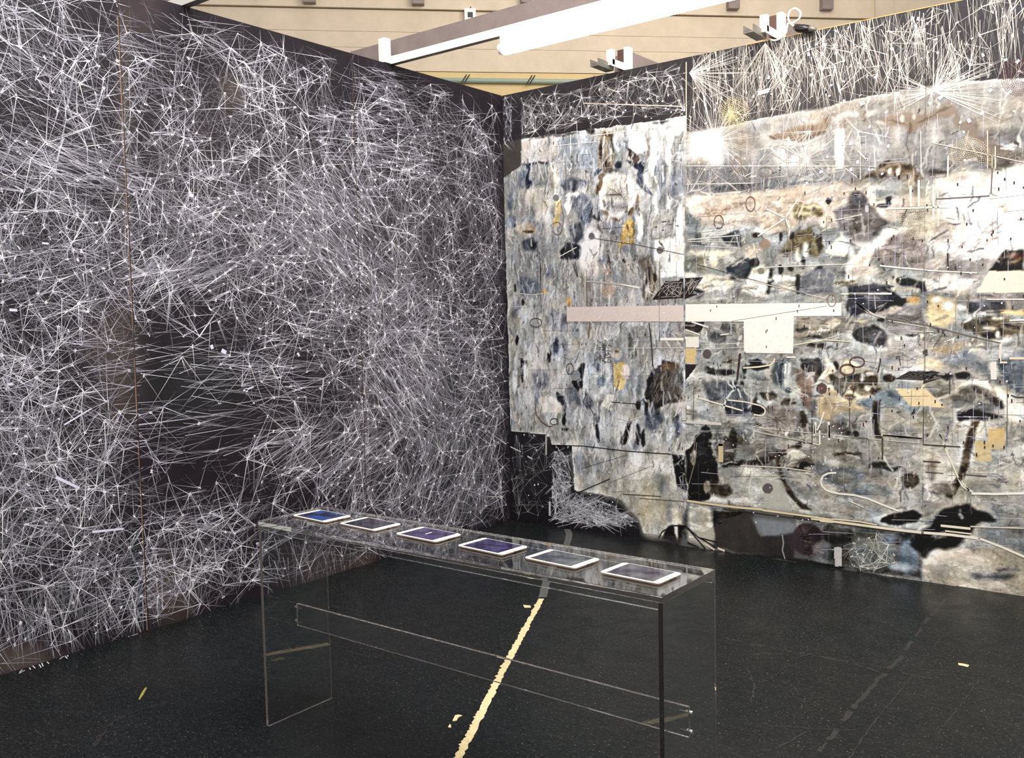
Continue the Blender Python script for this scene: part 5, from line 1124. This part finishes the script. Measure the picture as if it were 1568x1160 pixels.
for i, (x, y, a) in enumerate(TB):
    e = empty('tablet', (x, y, TH+.0003)); e.rotation_euler = (0, 0, math.radians(a)); e['_w'] = [0, 0, 0]; tag(e, TL_[i], 'tablet')
    def part(nm, V, F, m):
        o = mesh_obj(nm, V, F, m, None, origin=(0, 0, 0)); o.parent = e; o.location = (0, 0, 0); return o
    L1, L2 = .100, .064
    part('body', *prism([rrect(L1-.003, L2-.003, .009), rrect(L1, L2, .011), rrect(L1, L2, .011)], [0, .0025, .0048]), M_rim)
    part('bezel', *prism([rrect(L1, L2, .011), rrect(L1, L2, .011), rrect(L1-.0012, L2-.0012, .010)], [.0048, .0066, .0074]), M_tab)
    part('screen', *box(-.080, .080, -.0595, .0595, .0074, .0078), SC[i])
    part('home_button', *tube([(.0905, 0, .0074), (.0905, 0, .0079)], .0050, 16), M_rim)
    part('camera', *tube([(-.091, 0, .0074), (-.091, 0, .0079)], .0016, 8), M_dark)
    V, F = join([box(.0995, .1004, .012+.004*k, .014+.004*k, .002, .004) for k in range(4)]+[box(.0995, .1004, -.006, .006, .002, .004)]); part('port', V, F, M_dark)
    if i == 4:
        mg = mat('green_streak', (40, 46, 30), emit=(112, 128, 70), estr=.6); part('picture_streak', *box(.052, .058, -.050, .040, .0078, .0080), mg)
    if i == 2: part('picture_mark', *box(-.006, -.002, -.010, .020, .0078, .0080), M_white)

# ------------------------------------------------------------------ floor marks
def strip(pl, w_, name, m, z=.0015, rough=.006, n=60, label=None, cat='tape'):
    P_ = [np.array(q) for q in pl]; L = [0]
    for a, b_ in zip(P_[:-1], P_[1:]): L.append(L[-1]+np.linalg.norm(b_-a))
    T = np.linspace(0, L[-1], n); C_ = np.stack([np.interp(T, L, [q[0] for q in P_]), np.interp(T, L, [q[1] for q in P_])], 1)
    d = np.gradient(C_, axis=0); d /= np.linalg.norm(d, axis=1)[:, None]; nr = np.stack([-d[:, 1], d[:, 0]], 1)
    r1 = rng.normal(0, rough, n); r2 = rng.normal(0, rough, n); r1 = r1*.6+np.roll(r1, 1)*.4
    A = C_+nr*(w_/2+r1)[:, None]; B = C_-nr*(w_/2+r2)[:, None]
    V = [(*a, z) for a in A]+[(*b_, z) for b_ in B]+[(*a, .0002) for a in A]+[(*b_, .0002) for b_ in B]; F = []
    for i in range(n-1): F += [(i+1, i, n+i, n+i+1), (i, i+1, 2*n+i+1, 2*n+i), (n+i+1, n+i, 3*n+i, 3*n+i+1)]
    F += [(0, 2*n, 3*n, n), (n-1, 2*n-1, 4*n-1, 3*n-1)]
    o = mesh_obj(name, V, F, m)
    if label: tag(o, label, cat)
    return o
strip([(.53, -.02), (.634, -.142), (.84, -.49), (1.12, -1.08), (1.34, -1.45)], .046, 'floor_tape', M_tape, rough=.0015, label='grey tape strip on the black floor, from the corner wall to behind the table')
strip([(1.352, -1.475), (1.62, -2.01), (2.006, -2.772), (2.28, -3.31), (2.7, -4.1)], .030, 'floor_seam', M_seam, z=.0012, rough=.0034, n=240, label='ragged cream strip of bare floor running from the table to the front', cat='floor gap')
def chip(pts, label, m=M_seam):
    P_ = hitF(np.array([p[0] for p in pts], float), np.array([p[1] for p in pts], float)); n = len(P_)
    V = [(*p, .0014) for p in P_]+[(*p, .0001) for p in P_]; F = [tuple(range(n))[::-1]]+[(i, (i+1) % n, n+(i+1) % n, n+i) for i in range(n)]
    o = mesh_obj('paint_chip', V, F, m)
    if label: tag(o, label, 'paint chip')
chip([(801,926),(812,927),(813,930),(803,930)], 'small cream dash beside the upper end of the ragged floor strip')
chip([(693,1103),(697,1095),(701,1094),(708,1095),(702,1098),(699,1103),(694,1104)], 'cream chip on the floor left of the ragged strip, larger one of two')
chip([(686,1113),(689,1108),(691,1112),(690,1114)], 'tiny cream chip on the floor just below the larger chip')
chip([(1467,1015),(1475,1016),(1484,1018),(1482,1021),(1474,1019),(1468,1018)], 'pale chip on the floor at the right, below the mural')
chip([(212,1070),(217,1060),(223,1052),(225,1053),(219,1064),(214,1071)], 'small yellow scuff on the floor at the left, below the black mural', mat('yellow_fleck', (150, 140, 70), rough=.6, noise=.6, nscale=120))
def scuffs():
    V = []; F = []
    def ln(pts, w_, n=24, br=.75):
        P_ = hitF(np.array([p[0] for p in pts], float), np.array([p[1] for p in pts], float)); L = np.concatenate([[0], np.cumsum(np.linalg.norm(np.diff(P_, axis=0), axis=1))])
        T = np.linspace(0, L[-1], n); C_ = np.stack([np.interp(T, L, P_[:, 0]), np.interp(T, L, P_[:, 1])], 1)+rng.normal(0, .003, (n, 2))
        for a, b_ in zip(C_[:-1], C_[1:]):
            if rng.random() > br: continue
            d = b_-a; l = np.linalg.norm(d)
            if l < 1e-6: continue
            nr = np.array([-d[1], d[0]])/l*w_*rng.uniform(.25, .7); k = len(V)
            V.extend([(*(a+nr), .0005), (*(a-nr), .0005), (*(b_-nr), .0005), (*(b_+nr), .0005)]); F.append((k, k+1, k+2, k+3))
    ln([(1450,915),(1415,955),(1380,1005),(1350,1035),(1310,1080),(1282,1115),(1255,1150)], .018, 60)
    ln([(1445,970),(1400,1030),(1350,1090),(1300,1160)], .004, 50, .9)
    ln([(1105,975),(1160,988),(1230,1000),(1300,1014),(1345,1028)], .014, 40)
    ln([(1130,1003),(1190,1000),(1250,1003),(1345,1020),(1450,1045),(1568,1065)], .008, 50)
    ln([(1360,1020),(1450,1028),(1568,1040)], .004, 30); ln([(1340,1060),(1450,1068),(1560,1075)], .004, 30)
    ln([(1135,1010),(1150,1035),(1155,1050),(1150,1075)], .006); ln([(1160,1043),(1190,1040),(1215,1050),(1230,1070),(1228,1085)], .006)
    ln([(1160,1110),(1280,1117),(1340,1118)], .005, 30); ln([(1150,1160),(1200,1140),(1235,1120)], .006)
    ln([(905,940),(980,946),(1050,960),(1120,975)], .006, 40, .6); ln([(400,1003),(450,990),(500,984)], .012, 20, .9); ln([(450,990),(475,992),(500,997)], .010, 12, .9)
    ln([(140,1145),(165,1115),(190,1090)], .012, 20); ln([(80,1135),(110,1142),(140,1135),(190,1095),(240,1078)], .006, 30, .6); ln([(1500,1040),(1470,1080),(1430,1130)], .004, 30)
    ln([(300,965),(380,953),(470,930),(560,915)], .006, 40, .6); ln([(400,1000),(480,1010),(560,1020)], .004, 20, .5); ln([(10,1092),(60,1088),(130,1090)], .005, 20, .5)
    o = mesh_obj('floor_scuffs', V, F, M_scuff); tag(o, 'faint scuff lines and drag marks on the black floor', 'scuff marks', kind='stuff')
scuffs()
# short ends of white rays spilling from the left mural on to the floor
V = []; F = []
for (x0, y0, x1, y1) in [(29,1031,38,1026),(45,1022,47,1025),(50,1019,54,1023),(60,1017,63,1022),(64,1015,66,1020),(72,1013,75,1016),(91,1009,96,1004),(97,1003,103,1008),(99,1001,104,1005),(182,968,183,970),(200,966,198,972),(30,1029,34,1025)]:
    a, b_ = hitF(np.array(x0*1.), np.array(y0*1.)), hitF(np.array(x1*1.), np.array(y1*1.)); a[0] = max(a[0], .004); b_[0] = max(b_[0], .004); d = b_-a; nr = np.array([-d[1], d[0]])/np.linalg.norm(d)*.0022; k = len(V)
    V += [(*(a+nr), .001), (*(a-nr), .001), (*(b_-nr), .001), (*(b_+nr), .001)]; F.append((k, k+1, k+2, k+3))
o = mesh_obj('paint_ticks', V, F, mat('white_floor_paint', (200, 198, 204))); tag(o, 'short white paint ticks on the floor along the foot of the black mural', 'paint marks', kind='stuff')

# spotlight position and aim
so.location = (3.05, -1.6, 4.2); so.rotation_euler = (Vector((1.75, 0, 2.3))-Vector(so.location)).to_track_quat('-Z', 'Y').to_euler()
for o in bpy.data.objects:
    if '_w' in o: del o['_w']
